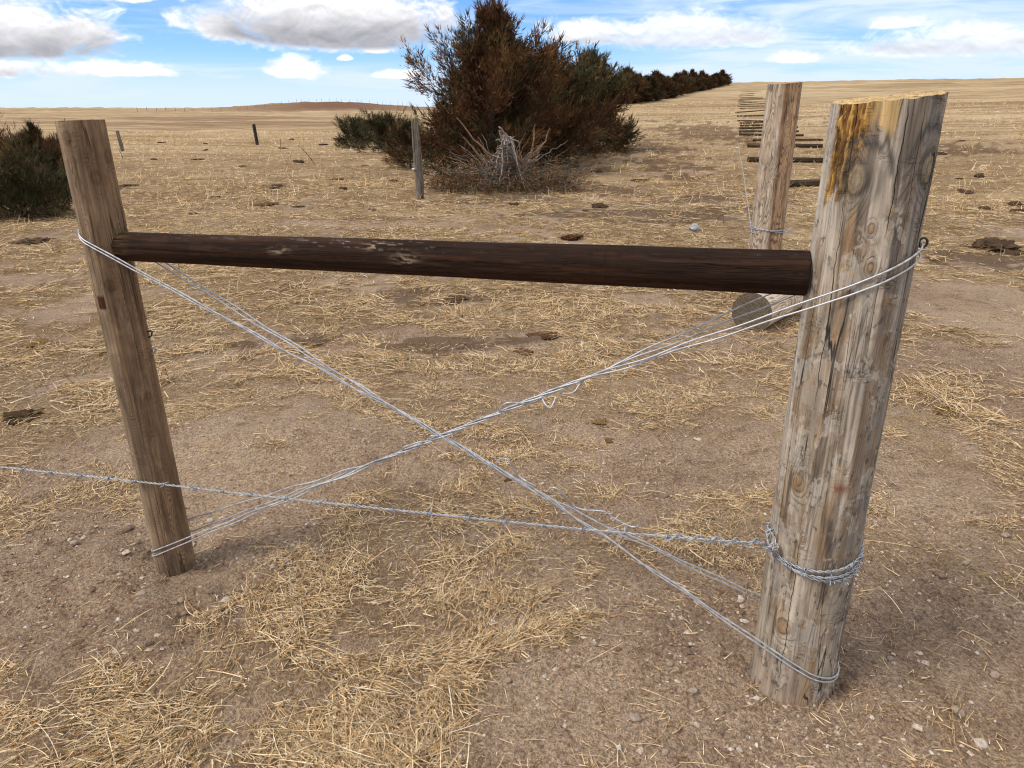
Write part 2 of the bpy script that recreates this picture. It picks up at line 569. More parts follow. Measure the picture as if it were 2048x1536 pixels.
def build_ground():
    r = np.concatenate([[.02, .3, .6], np.geomspace(.9, 12, 300), np.geomspace(12.25, 3500, 230)])
    az = np.concatenate([np.arange(-180, -46, 4.0), np.arange(-46, 46, .26), np.arange(46, 180, 4.0)])
    az = np.radians(az)
    Rr, A = np.meshgrid(r, az, indexing='ij')
    x, y = Rr * np.sin(A), Rr * np.cos(A)
    z = terrain(x, y)
    lit_ = litter(x, y)
    near = 1 - sstep(7, 12, Rr)
    z += near * ((fbm(x * 5, y * 5, None, 4, 3) - .5) * .035 + (fbm(x * 24, y * 24, None, 3, 4) - .5) * .014 * (1 - .5 * lit_))
    z += near * sstep(.25, .8, lit_) * .006
    ch = blobs(x, y, CHURN, (fbm(x * 1.3, y * 1.3, None, 4, 71) - .5) * 2.2 + (fbm(x * 6, y * 6, None, 3, 72) - .5) * 1.8)
    ch = np.maximum(ch, .55 * blobs(x, y, CLODZ, (fbm(x * 9, y * 9, None, 4, 73) - .5) * 3.0))
    z += ch * (fbm(x * 6, y * 6, None, 3, 8) - .5) * .07 * (1 - sstep(15, 25, Rr))
    azd = np.degrees(A)
    red = np.exp(-((azd + 13) / 8.5) ** 2) * sstep(235, 285, Rr) * (1 - sstep(358, 380, Rr)) * sstep(.25, .5, fbm(x * .03, y * .012, None, 3, 55) + .2)
    red = np.maximum(red, .55 * sstep(.52, .66, fbm(azd * .045, Rr * .055, None, 3, 58)) * sstep(55, 75, Rr) * (1 - sstep(130, 170, Rr)) * (1 - sstep(-9, -7, azd)))
    V = np.stack([x, y, z], -1).reshape(-1, 3)
    me = mesh_np('ground', V, grid_faces(len(az), len(r), False), M_GROUND, True,
                 fa={'litter': lit_, 'red': red, 'churn': ch})
    # close the seam behind the camera
    return obj('ground', me, kind='structure')


def ground_mat():
    m, t = new_mat('prairie_ground')
    p = t.n('ShaderNodeNewGeometry').outputs['Position']
    lit_ = t.attr('litter', True)
    red, ch = t.attr('red', True), t.attr('churn', True)
    big = t.noise(p, .9, 5, .6)
    mid = t.noise(p, 9, 5, .6)
    fine = t.noise(p, 85, 4, .65)
    dirt = t.mix(t.ss(big, .3, .7), (.285, .195, .131), (.44, .323, .224))
    dirt = t.mix(t.ss(mid, .42, .72, 0, .55), dirt, (.44, .335, .24))
    dirt = t.mix(t.ss(mid, .46, .28, 0, .5), dirt, (.11, .071, .049))
    vor = t.n('ShaderNodeTexVoronoi')
    t.put(vor.inputs['Vector'], p)
    vor.inputs['Scale'].default_value = 120
    fin2 = t.noise(p, 270, 2, .6)
    gr = t.m('MULTIPLY', t.ss(fine, .3, .7, .60, 1.36), t.ss(fin2, .3, .7, .70, 1.28))
    dirt = t.mix(1.0, dirt, t.comb(gr, gr, gr), 'MULTIPLY')
    spk = t.m('MULTIPLY', t.ss(vor.outputs['Distance'], .28, .12), t.ss(t.noise(p, 60, 1), .56, .64))
    dirt = t.mix(t.m('MULTIPLY', spk, .55), dirt, (.46, .38, .31))
    # thatch: streaky mat of flattened dry grass
    wv = t.noise(p, 3, 3, .5, 0, 1)
    pw = t.n('ShaderNodeVectorMath', operation='MULTIPLY_ADD')
    t.put(pw.inputs[0], wv)
    pw.inputs[1].default_value = (.35, .35, 0)
    t.put(pw.inputs[2], p)
    st1 = t.noise(t.scale(pw.outputs[0], (18, 110, 1), (0, 0, 0), (0, 0, .25)), 1.0, 4, .65)
    st2 = t.noise(t.scale(pw.outputs[0], (120, 20, 1), (0, 0, 0), (0, 0, .5)), 1.0, 4, .65)
    st = t.m('MAXIMUM', st1, st2)
    thatch = t.mix(t.ss(st, .46, .70), (.135, .083, .045), (.64, .47, .26))
    thatch = t.mix(t.ss(t.noise(p, .35, 4, .6), .46, .68, 0, .4), thatch, (.64, .48, .28))
    thatch = t.mix(t.ss(t.noise(t.scale(p, (.7, 1.3, 1)), 1.0, 5, .65), .48, .62, 0, .65), thatch, (.21, .132, .07))
    lm0 = t.ss(t.m('ADD', lit_, t.m('MULTIPLY', t.m('SUBTRACT', mid, .5), .9)), .25, .75)
    s = t.n('ShaderNodeSeparateXYZ')
    t.put(s.inputs[0], p)
    dist = t.m('SQRT', t.m('ADD', t.m('MULTIPLY', s.outputs[0], s.outputs[0]), t.m('MULTIPLY', s.outputs[1], s.outputs[1])))
    lm = t.m('MULTIPLY', lm0, t.ss(dist, 2.0, 8.0, .40, 1.0))
    c = t.mix(lm, dirt, thatch)
    c = t.mix(t.m('MULTIPLY', t.ss(t.m('ADD', ch, t.m('MULTIPLY', t.m('SUBTRACT', mid, .5), 1.1)), .4, .95), .68), c, (.098, .061, .038))
    # far prairie
    f1 = t.noise(t.scale(p, (.03, .10, .1), (0, 0, 0), (0, 0, -.25)), 1.0, 6, .62)
    f2 = t.noise(t.scale(p, (.35, 1.0, .3)), 1.0, 5, .65)
    f3 = t.noise(t.scale(p, (.02, .35, .1), (0, 0, 0), (0, 0, .55)), 1.0, 4, .6, .4)
    prairie = t.mix(t.ss(f1, .35, .68), (.43, .312, .175), (.58, .447, .277))
    f4 = t.noise(t.scale(p, (.12, .22, .1)), 1.0, 5, .7)
    prairie = t.mix(t.ss(f4, .50, .68, 0, .6), prairie, (.30, .20, .105))
    prairie = t.mix(t.ss(f2, .50, .70, 0, .6), prairie, (.28, .185, .095))
    prairie = t.mix(t.ss(t.m('ABSOLUTE', t.m('SUBTRACT', f3, .5)), .05, .008, 0, .7), prairie, (.22, .14, .07))
    c = t.mix(t.ss(dist, 14, 42, 0, .85), c, prairie)
    c = t.mix(t.m('MULTIPLY', t.ss(t.m('ADD', ch, t.m('MULTIPLY', t.m('SUBTRACT', f2, .5), 1.6)), .45, .95), t.ss(dist, 10, 20, 0, .7)), c, (.15, .092, .05))
    c = t.mix(t.m('MULTIPLY', red, .9), c, (.15, .07, .042))
    hgt = t.m('ADD', t.m('ADD', fine, t.m('MULTIPLY', fin2, .5)), t.m('MULTIPLY', vor.outputs['Distance'], -.45))
    finish(t, c, .95, t.bump(hgt, .9, .014), 0, .1)
    return m


M_GROUND = ground_mat()
build_ground()


# ------------------------------------------------------------------ round timbers
PLAIN = {}


def timber(name, parent, z0, z1, r0, r1, nth, nz, seed, mat, tonefn, knots=(), topfn=None, botfn=None, wob=.02,
           figure=1.0, dent=None, bow=0.0, name_end='sawn_end', end_tone=(.5, .36, .2), ends=(False, True)):
    """a debarked pole standing along local Z. angle 0 looks towards -Y, positive to +X"""
    th = np.linspace(-math.pi, math.pi, nth, endpoint=False)
    zz = np.linspace(0, 1, nz)
    ZN, TH = np.meshgrid(zz, th, indexing='ij')
    rm = (r0 + r1) / 2
    Lh = z1 - z0
    cx, sy = np.sin(TH), -np.cos(TH)
    top = np.full_like(TH, z1) if topfn is None else topfn(cx * r1, sy * r1)
    bot = np.full_like(TH, z0) if botfn is None else botfn(cx * r0, sy * r0)
    Z = bot + (top - bot) * ZN
    r = r0 + (r1 - r0) * ZN
    r = r * (1 + wob * 2 * (fbm(cx * 1.3 + 5, sy * 1.3, Z * 1.6, 3, seed) - .5))
    r = r + (fbm(cx * 6, sy * 6, Z * 2.2, 3, seed + 1) - .5) * .006
    grain = TH * rm * .55 + figure * (fbm(cx * 1.0 + 3, sy * 1.0, Z * 1.15, 2, seed + 2) * .34 + fbm(cx * 2.5, sy * 2.5, Z * 3.4, 2, seed + 3) * .09)
    kn = np.zeros_like(TH)
    for (kt, kz, ks) in knots:
        dx = (np.mod(TH - kt + math.pi, 2 * math.pi) - math.pi) * rm
        dz = Z - kz
        q = np.sqrt(dx ** 2 + (dz * .75) ** 2)
        grain += (.10 if ks > .02 else .045) * np.exp(-(dx / (ks * 1.5)) ** 2 - (dz / (ks * 2.6)) ** 2)
        r += .0022 * (ks / .02) * np.exp(-(q / (ks * 1.8)) ** 2) - .0022 * (ks / .02) * np.exp(-((q - ks * .95) / (ks * .22)) ** 2)
        kn = np.maximum(kn, np.exp(-(q / ks) ** 4))
        kn = np.maximum(kn, 0)
    tone = tonefn(TH, Z, kn, knots, rm)
    if dent is not None:
        r = r + dent(TH, Z)
    xo = bow * np.sin(ZN * math.pi)
    V = np.stack([r * cx + xo, r * sy, Z], -1)
    me = mesh_np(name, V.reshape(-1, 3), grid_faces(nth, nz, True), mat, True, fa={'grain': grain, 'arc': TH * rm, 'plain': PLAIN.get(name_end + str(seed), np.ones_like(TH))}, ca={'tone': tone.reshape(-1, 3)})
    o = obj(name, me, parent)
    for which, use in enumerate(ends):
        if not use:
            continue
        ring = V[-1] if which else V[0]
        cpt = ring.mean(0)
        rr = np.linspace(1, 0.02, 7)
        W = cpt + (ring - cpt)[None] * rr[:, None, None]
        W[1:, :, 2] += (fbm(W[1:, :, 0] * 40, W[1:, :, 1] * 40, None, 3, seed + 6) - .5) * .006
        fc = grid_faces(nth, 7, True)
        if not which:
            fc = fc[:, ::-1]
        Wf = W.reshape(-1, 3)
        n = fbm(Wf[:, 0] * 25, Wf[:, 1] * 25, None, 3, seed + 8)[:, None]
        tn = np.asarray(end_tone)[None] * (.75 + .5 * n)
        me2 = mesh_np(name_end, Wf, fc, M_END, False, ca={'tone': tn})
        obj(name_end, me2, o)
    return o


def mixc(a, b, m):
    return a * (1 - m[..., None]) + np.asarray(b) * m[..., None]


FACE_R, FACE_L = math.atan2(-RP[0], RP[1]), math.atan2(-LP[0], LP[1])


def wang(t):
    return np.mod(t + math.pi, 2 * math.pi) - math.pi


# big weathered corner post
R_KNOTS = [(FACE_R - .28, 1.372, .026), (FACE_R + 1.08, 1.392, .026), (FACE_R - .56, .665, .018), (FACE_R - .36, .245, .017),
           (FACE_R + .10, 1.275, .008), (FACE_R + .20, 1.195, .010), (FACE_R - .2, .52, .006)]


def tone_R(TH, Z, kn, knots, rm):
    t = wang(TH - FACE_R)
    cx, sy = np.sin(TH), -np.cos(TH)
    s1 = fbm(cx * 5 + 9, sy * 5, Z * .9, 4, 101)
    s2 = fbm(cx * 9, sy * 9 + 4, Z * 1.6, 4, 111)
    s3 = fbm(cx * 3.5, sy * 3.5, Z * 3.5, 4, 121)
    s4 = fbm(cx * 14, sy * 14, Z * 4.5, 3, 131)
    c = np.ones(TH.shape + (3,)) * np.array([.395, .33, .255])
    c = mixc(c, (.56, .485, .395), sstep(.48, .60, s2) * .8)
    c = mixc(c, (.225, .135, .065), sstep(.52, .64, s1) * .55)
    c = mixc(c, (.33, .195, .085), sstep(.55, .68, s3) * .6)
    c = mixc(c, (.155, .14, .128), sstep(.54, .66, s2 * .4 + s3 * .35 + s1 * .25 + .06 * np.sin(t * 1.5)) * .78)
    c = mixc(c, (.115, .095, .08), sstep(.60, .66, s4) * sstep(.45, .6, s3) * .8)
    # greyer right side and pale sapwood left edge, also painting in light from left
    c = mixc(c, (.215, .205, .20), sstep(.35, 1.2, t) * .7 * sstep(.35, .6, s1 + .12))
    c = mixc(c, (.60, .545, .47), sstep(-.92, -1.25, t + (s3 - .5) * .5) * sstep(.55, .9, Z) * .85)
    c = mixc(c, (.60, .53, .44), np.exp(-((t + .8) / .22) ** 2 - ((Z - 1.29) / .07) ** 2) * .9)
    # brown, broken inner bark below the cut
    w = (s3 - .5) * .5
    pb = sstep(-1.02, -.93, t + w * .25) * (1 - sstep(-.20, -.10, t + w * .8 + 1.6 * np.maximum(1.50 - Z, 0))) * sstep(1.325, 1.345, Z + (s4 - .5) * .10)
    blk = fbm(t * 26, Z * 48, None, 3, 141)
    stripe = fbm(t * 22, Z * 3, None, 3, 143)
    br = mixc(np.ones_like(c) * np.array([.40, .21, .055]), (.62, .36, .10), sstep(.44, .58, stripe))
    br = mixc(br, (.10, .045, .016), sstep(.50, .44, blk) * .9)
    br = mixc(br, (.16, .085, .035), sstep(.52, .4, stripe) * .6)
    c = c * (1 - pb[..., None]) + br * pb[..., None]
    # fresh yellow splinter
    yl = sstep(-.10, -.02, t) * (1 - sstep(.22, .27, t)) * sstep(1.535 - .09, 1.535 - .07, Z - .10 * np.abs(t - .13) - (s4 - .5) * .05)
    pl = (1 - pb) * (1 - .8 * yl)
    for (kt, kz, ks) in knots:
        q = np.sqrt((wang(TH - kt) * rm) ** 2 + ((Z - kz) * .78) ** 2) / ks
        pl = pl * (1 - (.92 if ks > .02 else .8) * (1 - sstep(1.3 if ks < .02 else 2.6, 2.0 if ks < .02 else 3.4, q)))
    PLAIN['sawn_top7'] = pl
    c = mixc(c, (.66, .44, .19), yl * .9)
    ol = np.exp(-((t + .16) / .10) ** 2) * sstep(1.47, 1.50, Z + (s4 - .5) * .05)
    c = mixc(c, (.50, .33, .13), ol * .6)
    # knots: grey rings and smoke-dark arches
    for (kt, kz, ks) in knots:
        dx = wang(TH - kt) * rm
        dz = Z - kz
        q = np.sqrt(dx ** 2 + (dz * .78) ** 2) / ks * (1 + .5 * (s4 - .5)) + (s3 - .5) * .5
        big = ks > .02
        c = mixc(c, (.32, .25, .165) if big else (.34, .20, .09), np.exp(-(q / 1.0) ** 4) * .8)
        c = mixc(c, (.085, .075, .065) if big else (.13, .08, .045), np.exp(-((q - 1.0) / .26) ** 2) * (.85 if big else .5))
        c = mixc(c, (.10, .09, .08), np.exp(-((q - .45) / .14) ** 2) * (.5 if big else .2))
        if big:
            arch = np.exp(-((q - 2.35) / .34) ** 2) * sstep(-.1, .6, dz / ks) * sstep(-2.2, -.6, dx / ks + (1.6 if kt > FACE_R + .5 else 0))
            c = mixc(c, (.085, .08, .075), arch * .9)
            c = mixc(c, (.17, .15, .13), np.exp(-((q - 1.5) / .4) ** 2) * .5)
    rs = np.exp(-((t - .36) / .20) ** 2 - ((Z - .675) / .014) ** 2) * sstep(.4, .6, s4 + .1)
    c = mixc(c, (.20, .06, .025), rs * .85)
    # earth rubbed on the foot
    c = mixc(c, (.30, .215, .155), sstep(.17, .03, Z + (s3 - .5) * .25) * .55)
    return c


def dent_R(TH, Z):
    t = wang(TH - FACE_R)
    m = sstep(-1.02, -.93, t) * (1 - sstep(-.24, -.14, t + 1.6 * np.maximum(1.50 - Z, 0))) * sstep(1.325, 1.345, Z)
    b = fbm(t * 26, Z * 48, None, 3, 141)
    foot = sstep(.07, -.08, Z) * .012
    ch = sstep(1.515, 1.53, Z) * (fbm(t * 14, Z * 30, None, 2, 151) - .6) * .005
    return m * (-.004 + (b - .5) * .016) + foot + ch


post_r = bpy.data.objects.new('corner_post', None)
COL.objects.link(post_r)
post_r.location = (RP[0], RP[1], 0)
post_r.rotation_euler = (0, -LEAN_R, 0)
post_r['label'] = 'thick weathered grey post with brown rotted patch at its sawn top, at right'
post_r['category'] = 'post'
timber('shaft', post_r, -.3, 1.53, R_R * 1.01, R_R * .985, 264, 400, 7, M_POST_R, tone_R, R_KNOTS,
       topfn=lambda x, y: 1.526 + .10 * x + .024 * y + .005 * (fbm(x * 45, y * 45, None, 2, 5) - .5), dent=dent_R, name_end='sawn_top', end_tone=(.62, .43, .21))

# slimmer brown post
L_KNOTS = [(FACE_L + .15, 1.325, .012), (FACE_L - .25, 1.02, .012), (FACE_L - .75, 1.43, .012), (FACE_L + .35, .66, .009), (FACE_L + .95, 1.38, .012),
           (FACE_L + 1.0, 1.16, .012)]


def tone_L(TH, Z, kn, knots, rm):
    t = wang(TH - FACE_L)
    cx, sy = np.sin(TH), -np.cos(TH)
    s1 = fbm(cx * 4 + 2, sy * 4, Z * .8, 4, 201)
    s2 = fbm(cx * 8, sy * 8, Z * 2.2, 4, 211)
    c = np.ones(TH.shape + (3,)) * np.array([.235, .155, .097])
    c = mixc(c, (.35, .24, .155), sstep(.44, .70, s1) * .45)
    c = mixc(c, (.16, .092, .05), sstep(.48, .70, s2) * .45)
    c = mixc(c, (.42, .32, .215), sstep(-.45, -1.1, t + (s2 - .5) * .6) * .65)  # left side lightened in the colour, painting in light from the left
    for (kt, kz, ks) in knots:
        q = np.sqrt((wang(TH - kt) * rm) ** 2 + ((Z - kz) * .7) ** 2) / ks
        c = mixc(c, (.20, .125, .075), np.exp(-(q / 1.0) ** 4) * .7)
        c = mixc(c, (.07, .045, .03), np.exp(-((q - 1.0) / .25) ** 2) * .4)
    # dark rust-red square mark
    sq = sstep(.005, .002, np.abs((t + .88) * rm) - .010) * sstep(.006, .003, np.abs(Z - .968) - .016)
    c = mixc(c, (.075, .022, .010), sq * .95)
    c = mixc(c, (.26, .18, .125), sstep(.12, .0, Z + (s2 - .5) * .15) * .5)
    return c


post_l = bpy.data.objects.new('brace_post', None)
COL.objects.link(post_l)
post_l.location = (LP[0], LP[1], 0)
post_l.rotation_euler = (0, -LEAN_L, 0)
post_l['label'] = 'slim brown wooden post with fine wavy grain, at left end of the rail'
post_l['category'] = 'post'
timber('shaft', post_l, -.3, 1.475, R_L * 1.03, R_L * .985, 150, 340, 17, M_POST_L, tone_L, L_KNOTS, wob=.012, figure=2.0,
       topfn=lambda x, y: 1.476 + .03 * x + .0 * y, name_end='sawn_top', end_tone=(.36, .25, .14))
# a small bent staple on its side
th_ = FACE_L + 1.25
for zz_ in (.855, .80):
    cpt = np.array([math.sin(th_) * R_L, -math.cos(th_) * R_L, zz_])
    out = np.array([math.sin(th_), -math.cos(th_), 0])
    P = spline([cpt - out * .01, cpt + out * .008 + (0, 0, .004), cpt + out * .012, cpt + out * .006 - (0, 0, .014), cpt - out * .01 - (0, 0, .014)], 14)
    V, F = tubes([P], [.0028], 6)
    obj('staple', mesh_np('staple', V, F, M_BARB if zz_ < .84 else M_IRON, True), post_l)


# horizontal rail
def tone_rail(TH, Z, kn, knots, rm):
    cx, sy = np.sin(TH), -np.cos(TH)
    s1 = fbm(cx * 4, sy * 4, Z * 3, 4, 301)
    s2 = fbm(cx * 6, sy * 6, Z * 14, 4, 311)
    s3 = fbm(cx * 12, sy * 12, Z * 40, 3, 321)
    c = np.ones(TH.shape + (3,)) * np.array([.026, .0135, .0085])
    c = mixc(c, (.060, .027, .015), sstep(.5, .66, s1) * .8)
    c = mixc(c, (.014, .009, .008), sstep(.52, .64, s2) * .7)
    c = mixc(c, (.06, .028, .014), sstep(.60, .70, s2) * .5)
    # bluish sheen painted as blue-grey flecks along the upper side; pale chips
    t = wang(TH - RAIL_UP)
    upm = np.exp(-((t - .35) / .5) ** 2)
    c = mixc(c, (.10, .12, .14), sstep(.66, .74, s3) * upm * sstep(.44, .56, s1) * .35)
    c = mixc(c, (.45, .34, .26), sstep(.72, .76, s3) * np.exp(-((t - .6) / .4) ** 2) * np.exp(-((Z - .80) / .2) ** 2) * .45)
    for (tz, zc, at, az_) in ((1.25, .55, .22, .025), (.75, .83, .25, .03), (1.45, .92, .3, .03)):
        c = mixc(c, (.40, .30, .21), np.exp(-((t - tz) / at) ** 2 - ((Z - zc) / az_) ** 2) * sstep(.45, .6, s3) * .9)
    c = mixc(c, (.16, .10, .045), sstep(.07, .0, Z) * sstep(.4, .6, s2) * .8)
    return c


zl, zr = 1.128, 1.157
a_ = frame(R_L - .007, 0, zl)
b_ = frame(SPAN - R_R + .012, 0, zr)
RAIL_LEN = float(np.linalg.norm(b_ - a_))
rail = bpy.data.objects.new('brace_rail', None)
COL.objects.link(rail)
rail.location = a_
dirv = Vector(b_ - a_).normalized()
up = Vector((0, 0, 1))
ya = up.cross(dirv).normalized()         # local Y
xa = ya.cross(dirv).normalized()
from mathutils import Matrix
rail.rotation_euler = Matrix((xa, ya, dirv)).transposed().to_euler()
rail['label'] = 'dark creosoted round rail lying level between the two near posts'
rail['category'] = 'rail'
# local direction of world up, as an angle of the timber
RAIL_UP = math.atan2(up.dot(xa), -up.dot(ya))
_cam_side = Vector((NRM[0], NRM[1], 0))
_sgn = 1 if abs(wang(np.array(math.atan2(_cam_side.dot(xa), -_cam_side.dot(ya)) - RAIL_UP)) - 1.57) < .3 else -1
if _sgn < 0:
    _f = tone_rail

    def tone_rail(TH, Z, kn, knots, rm, _f=_f):
        return _f(2 * RAIL_UP - TH, Z, kn, knots, rm)
timber('shaft', rail, 0, RAIL_LEN, .0405, .0505, 72, 420, 27, M_RAIL, tone_rail, (), wob=.03, name_end='sawn_end',
       end_tone=(.075, .05, .03), ends=(True, True), botfn=lambda x, y: 0 * x, topfn=lambda x, y: RAIL_LEN - .012 + .10 * (x * 0 + y * 0) + 0 * x)


# second corner post and the log beside it
def tone_B(seed, face):
    def f(TH, Z, kn, knots, rm):
        t = wang(TH - face)
        cx, sy = np.sin(TH), -np.cos(TH)
        s1 = fbm(cx * 4, sy * 4, Z * .9, 4, seed)
        s2 = fbm(cx * 8, sy * 8, Z * 2, 4, seed + 5)
        c = np.ones(TH.shape + (3,)) * np.array([.43, .33, .24])
        c = mixc(c, (.52, .44, .35), sstep(.45, .6, s2) * .7)
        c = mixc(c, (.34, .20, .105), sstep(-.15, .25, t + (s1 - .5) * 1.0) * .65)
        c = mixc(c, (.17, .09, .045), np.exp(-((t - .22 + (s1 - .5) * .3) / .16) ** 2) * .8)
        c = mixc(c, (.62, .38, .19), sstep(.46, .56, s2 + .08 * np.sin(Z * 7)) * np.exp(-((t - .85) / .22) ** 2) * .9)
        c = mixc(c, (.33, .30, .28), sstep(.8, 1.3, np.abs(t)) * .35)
        return c * 1.12
    return f


g2 = ground_at(1522, 562)
post_b = bpy.data.objects.new('corner_post', None)
COL.objects.link(post_b)
post_b.location = g2
post_b['label'] = 'second thick post farther back, swirling grey-brown grain, wire wrapped round its middle'
post_b['category'] = 'post'
FB = math.atan2(-g2[0], g2[1])
H2 = 1.5 + np.hypot(g2[0], g2[1]) * .0325 - g2[2]
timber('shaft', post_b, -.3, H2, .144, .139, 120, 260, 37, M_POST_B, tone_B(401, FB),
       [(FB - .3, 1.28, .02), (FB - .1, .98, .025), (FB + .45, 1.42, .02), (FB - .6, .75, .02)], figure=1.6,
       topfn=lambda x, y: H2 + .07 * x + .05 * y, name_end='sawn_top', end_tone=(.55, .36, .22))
post_b.rotation_euler = (0, rad(-.6), 0)

ga = ground_at(1501, 664)
log_dir = np.array([.64, .77])
log = bpy.data.objects.new('peeled_log', None)
COL.objects.link(log)
log.location = (ga[0], ga[1] + .03, ga[2] + .135)
dv = Vector((log_dir[0], log_dir[1], 0.0)).normalized()
y_ = up.cross(dv)
x_ = y_.cross(dv)
log.rotation_euler = Matrix((x_, y_, dv)).transposed().to_euler()
log['label'] = 'peeled round log lying on the ground, grey sawn end towards the viewer'
log['category'] = 'log'
timber('shaft', log, 0, 2.35, .150, .142, 96, 160, 47, M_POST_B, lambda *a: tone_B(421, 0.4)(*a) * 1.5, (), figure=1.6, name_end='sawn_end',
       end_tone=(.17, .135, .093), ends=(True, True))


# ------------------------------------------------------------------ brace wires
WR = .0023


def loop_path(za, zb, side_gap, tw0, tw1, turns, strand, jitter):
    """closed run of smooth wire: round the left post at height za, round the right post at zb, twisted in the middle"""
    sl = (zb - za) / (SPAN + R_L + R_R)
    rl, rr = R_L + WR + .002, R_R + WR + .0035

    def zat(s):
        return za + sl * (s + R_L)
    pts = []
    half = []
    gap0 = side_gap
    for sgn in (1, -1):
        P = []
        side_gap = gap0 if sgn > 0 else (gap0[0] * 2.6, gap0[1] * 1.6)
        for a in np.linspace(math.pi, math.pi * .56, 12):            # round the left post from its far side
            s_, t_ = rl * math.cos(a), rl * math.sin(a) * sgn
            P.append((s_, t_, zat(s_) + strand * (gap0[0] + (side_gap[0] - gap0[0]) * (math.pi - a) / 1.4)))
        n = 90
        s0, s1 = tw0, tw1
        ss_ = np.linspace(rl * .25, SPAN - rr * .25, n)
        t0, t1 = rl * .97 * sgn, rr * .97 * sgn
        for s_ in ss_:
            ph = 2 * math.pi * turns * (s_ - s0) / (s1 - s0) + (0 if sgn > 0 else math.pi) + strand * 1.3
            tight = .0048
            if s_ < s0:
                k = (s0 - s_) / (s0 - ss_[0])
                t_ = t0 * k + tight * (1 - k) * math.sin(ph)
                dz = side_gap[0] * strand * k + tight * (1 - k) * math.cos(ph)
            elif s_ > s1:
                k = (s_ - s1) / (ss_[-1] - s1)
                t_ = t1 * k + tight * (1 - k) * math.sin(ph)
                dz = side_gap[1] * strand * k + tight * (1 - k) * math.cos(ph)
            else:
                t_, dz = tight * math.sin(ph), tight * math.cos(ph)
            dz += jitter * math.sin(s_ * 5 + strand * 2 + sgn) * .5
            P.append((s_, t_, zat(s_) + dz))
        for a in np.linspace(math.pi * .44, 0, 14):
            s_, t_ = SPAN + rr * math.cos(a), rr * math.sin(a) * sgn
            P.append((s_, t_, zat(s_) + strand * (gap0[1] + (side_gap[1] - gap0[1]) * a / 1.4)))
        half.append(P)
    P = half[0] + half[1][::-1][1:]
    return np.array([frame(*q) for q in P])


def wire_thing(label, za, zb, gap, tw0, tw1, turns, tails):
    w = bpy.data.objects.new('brace_wire', None)
    COL.objects.link(w)
    w.location = (0, 0, 0)
    w['label'] = label
    w['category'] = 'wire'
    w['group'] = 'crossed brace wires between the near posts'
    for k in (0, 1):
        V, F = tubes([loop_path(za, zb, gap, tw0, tw1, turns, k, .002)], [WR], 8)
        obj('wire_strand', mesh_np('wire_strand', V, F, M_WIRE, True), w)
    for pts in tails:
        P = [on_plane(px, py, t) for (px, py, t) in pts]
        V, F = tubes([spline(P, 12 * len(P))], [WR * .95], 8)
        obj('loose_tail', mesh_np('loose_tail', V, F, M_WIRE, True), w)
    return w


wire_thing('smooth silver wire slanting down from the slim post top to the thick post foot', 1.178, .072, (-.009, .013), .93, 1.36, 2.0,
           [[(992, 925, .004), (1000, 919, .012), (1012, 918, .02), (1022, 928, .018), (1027, 940, .004), (1036, 950, -.01), (1052, 962, .012), (1070, 972, .004)],
            [(1095, 983, .0), (1102, 976, .02), (1115, 978, .024), (1132, 994, .01), (1150, 1013, -.01), (1170, 1020, .006), (1192, 1021, .02),
             (1210, 1024, .018), (1228, 1036, .01), (1250, 1048, .01), (1268, 1054, .014), (1279, 1048, .02), (1282, 1037, .024)]])
wire_b = wire_thing('smooth silver wire rising from the slim post foot to the upper thick post', .052, 1.232, (.02, -.022), .86, 1.40, 2.5,
                    [[(998, 824, .006), (1004, 812, .018), (1014, 806, .022), (1030, 805, .02), (1048, 808, .008), (1066, 806, -.008), (1082, 799, .006)],
                     [(1084, 797, .004), (1092, 810, .02), (1101, 815, .022), (1107, 806, .016), (1112, 793, .002)],
                     [(1120, 786, -.004), (1138, 787, .014), (1150, 782, .016), (1158, 770, .004), (1168, 760, -.006)],
                     [(805, 908, .0), (806, 896, .008), (820, 890, .016), (838, 884, .014), (852, 882, .002), (862, 872, .012), (876, 872, .006)]])
# dark eye where the upper wire is pinned to the side of the thick post
c_ = frame(SPAN + R_R + .004, 0, 1.236)
aa = np.linspace(0, 2 * math.pi, 20)
P = np.array([c_ + np.array([E2[0], E2[1], 0]) * (.008 * np.cos(q) + .006) + np.array([0, 0, 1]) * .010 * np.sin(q) for q in aa])
V, F = tubes([P], [.0026], 8)
obj('wire_eye', mesh_np('wire_eye', V, F, M_IRON, True), wire_b)


# ------------------------------------------------------------------ barbed wire
def twisted(P, rad_off, pitch):
    P = np.asarray(P)
    seg = np.r_[0, np.cumsum(np.linalg.norm(np.diff(P, axis=0), axis=1))]
    tan = np.gradient(P, axis=0)
    tan /= np.linalg.norm(tan, axis=1, keepdims=True)
    a = np.cross(tan, (0, 0, 1.0))
    a /= np.linalg.norm(a, axis=1, keepdims=True)
    b = np.cross(tan, a)
    ph = 2 * math.pi * seg / pitch
    o = rad_off * (np.cos(ph)[:, None] * a + np.sin(ph)[:, None] * b)
    return P + o, P - o, seg, tan, a, b


def resample(P, step):
    P = np.asarray(P)
    seg = np.r_[0, np.cumsum(np.linalg.norm(np.diff(P, axis=0), axis=1))]
    t = np.arange(0, seg[-1], step)
    return np.stack([np.interp(t, seg, P[:, k]) for k in range(3)], 1)


def barb_mesh(size):
    q = []
    for k, s in ((0, 1), (1, -1)):
        th = np.linspace(0, 2 * math.pi * 1.5, 16)
        c = np.stack([(k - .5) * .006 + (th / th[-1] - .5) * .004, .0042 * np.cos(th), .0042 * np.sin(th)], 1)
        a0 = c[0] + np.array([-.002, .002 * s, size * s])
        a1 = c[-1] + np.array([.002, -.002 * s, -size * .9 * s])
        q.append(np.vstack([a0, c, a1]))
    V, F = tubes(q, [.0014] * 2, 5)
    return mesh_np('barb', V, F, M_BARB, True)


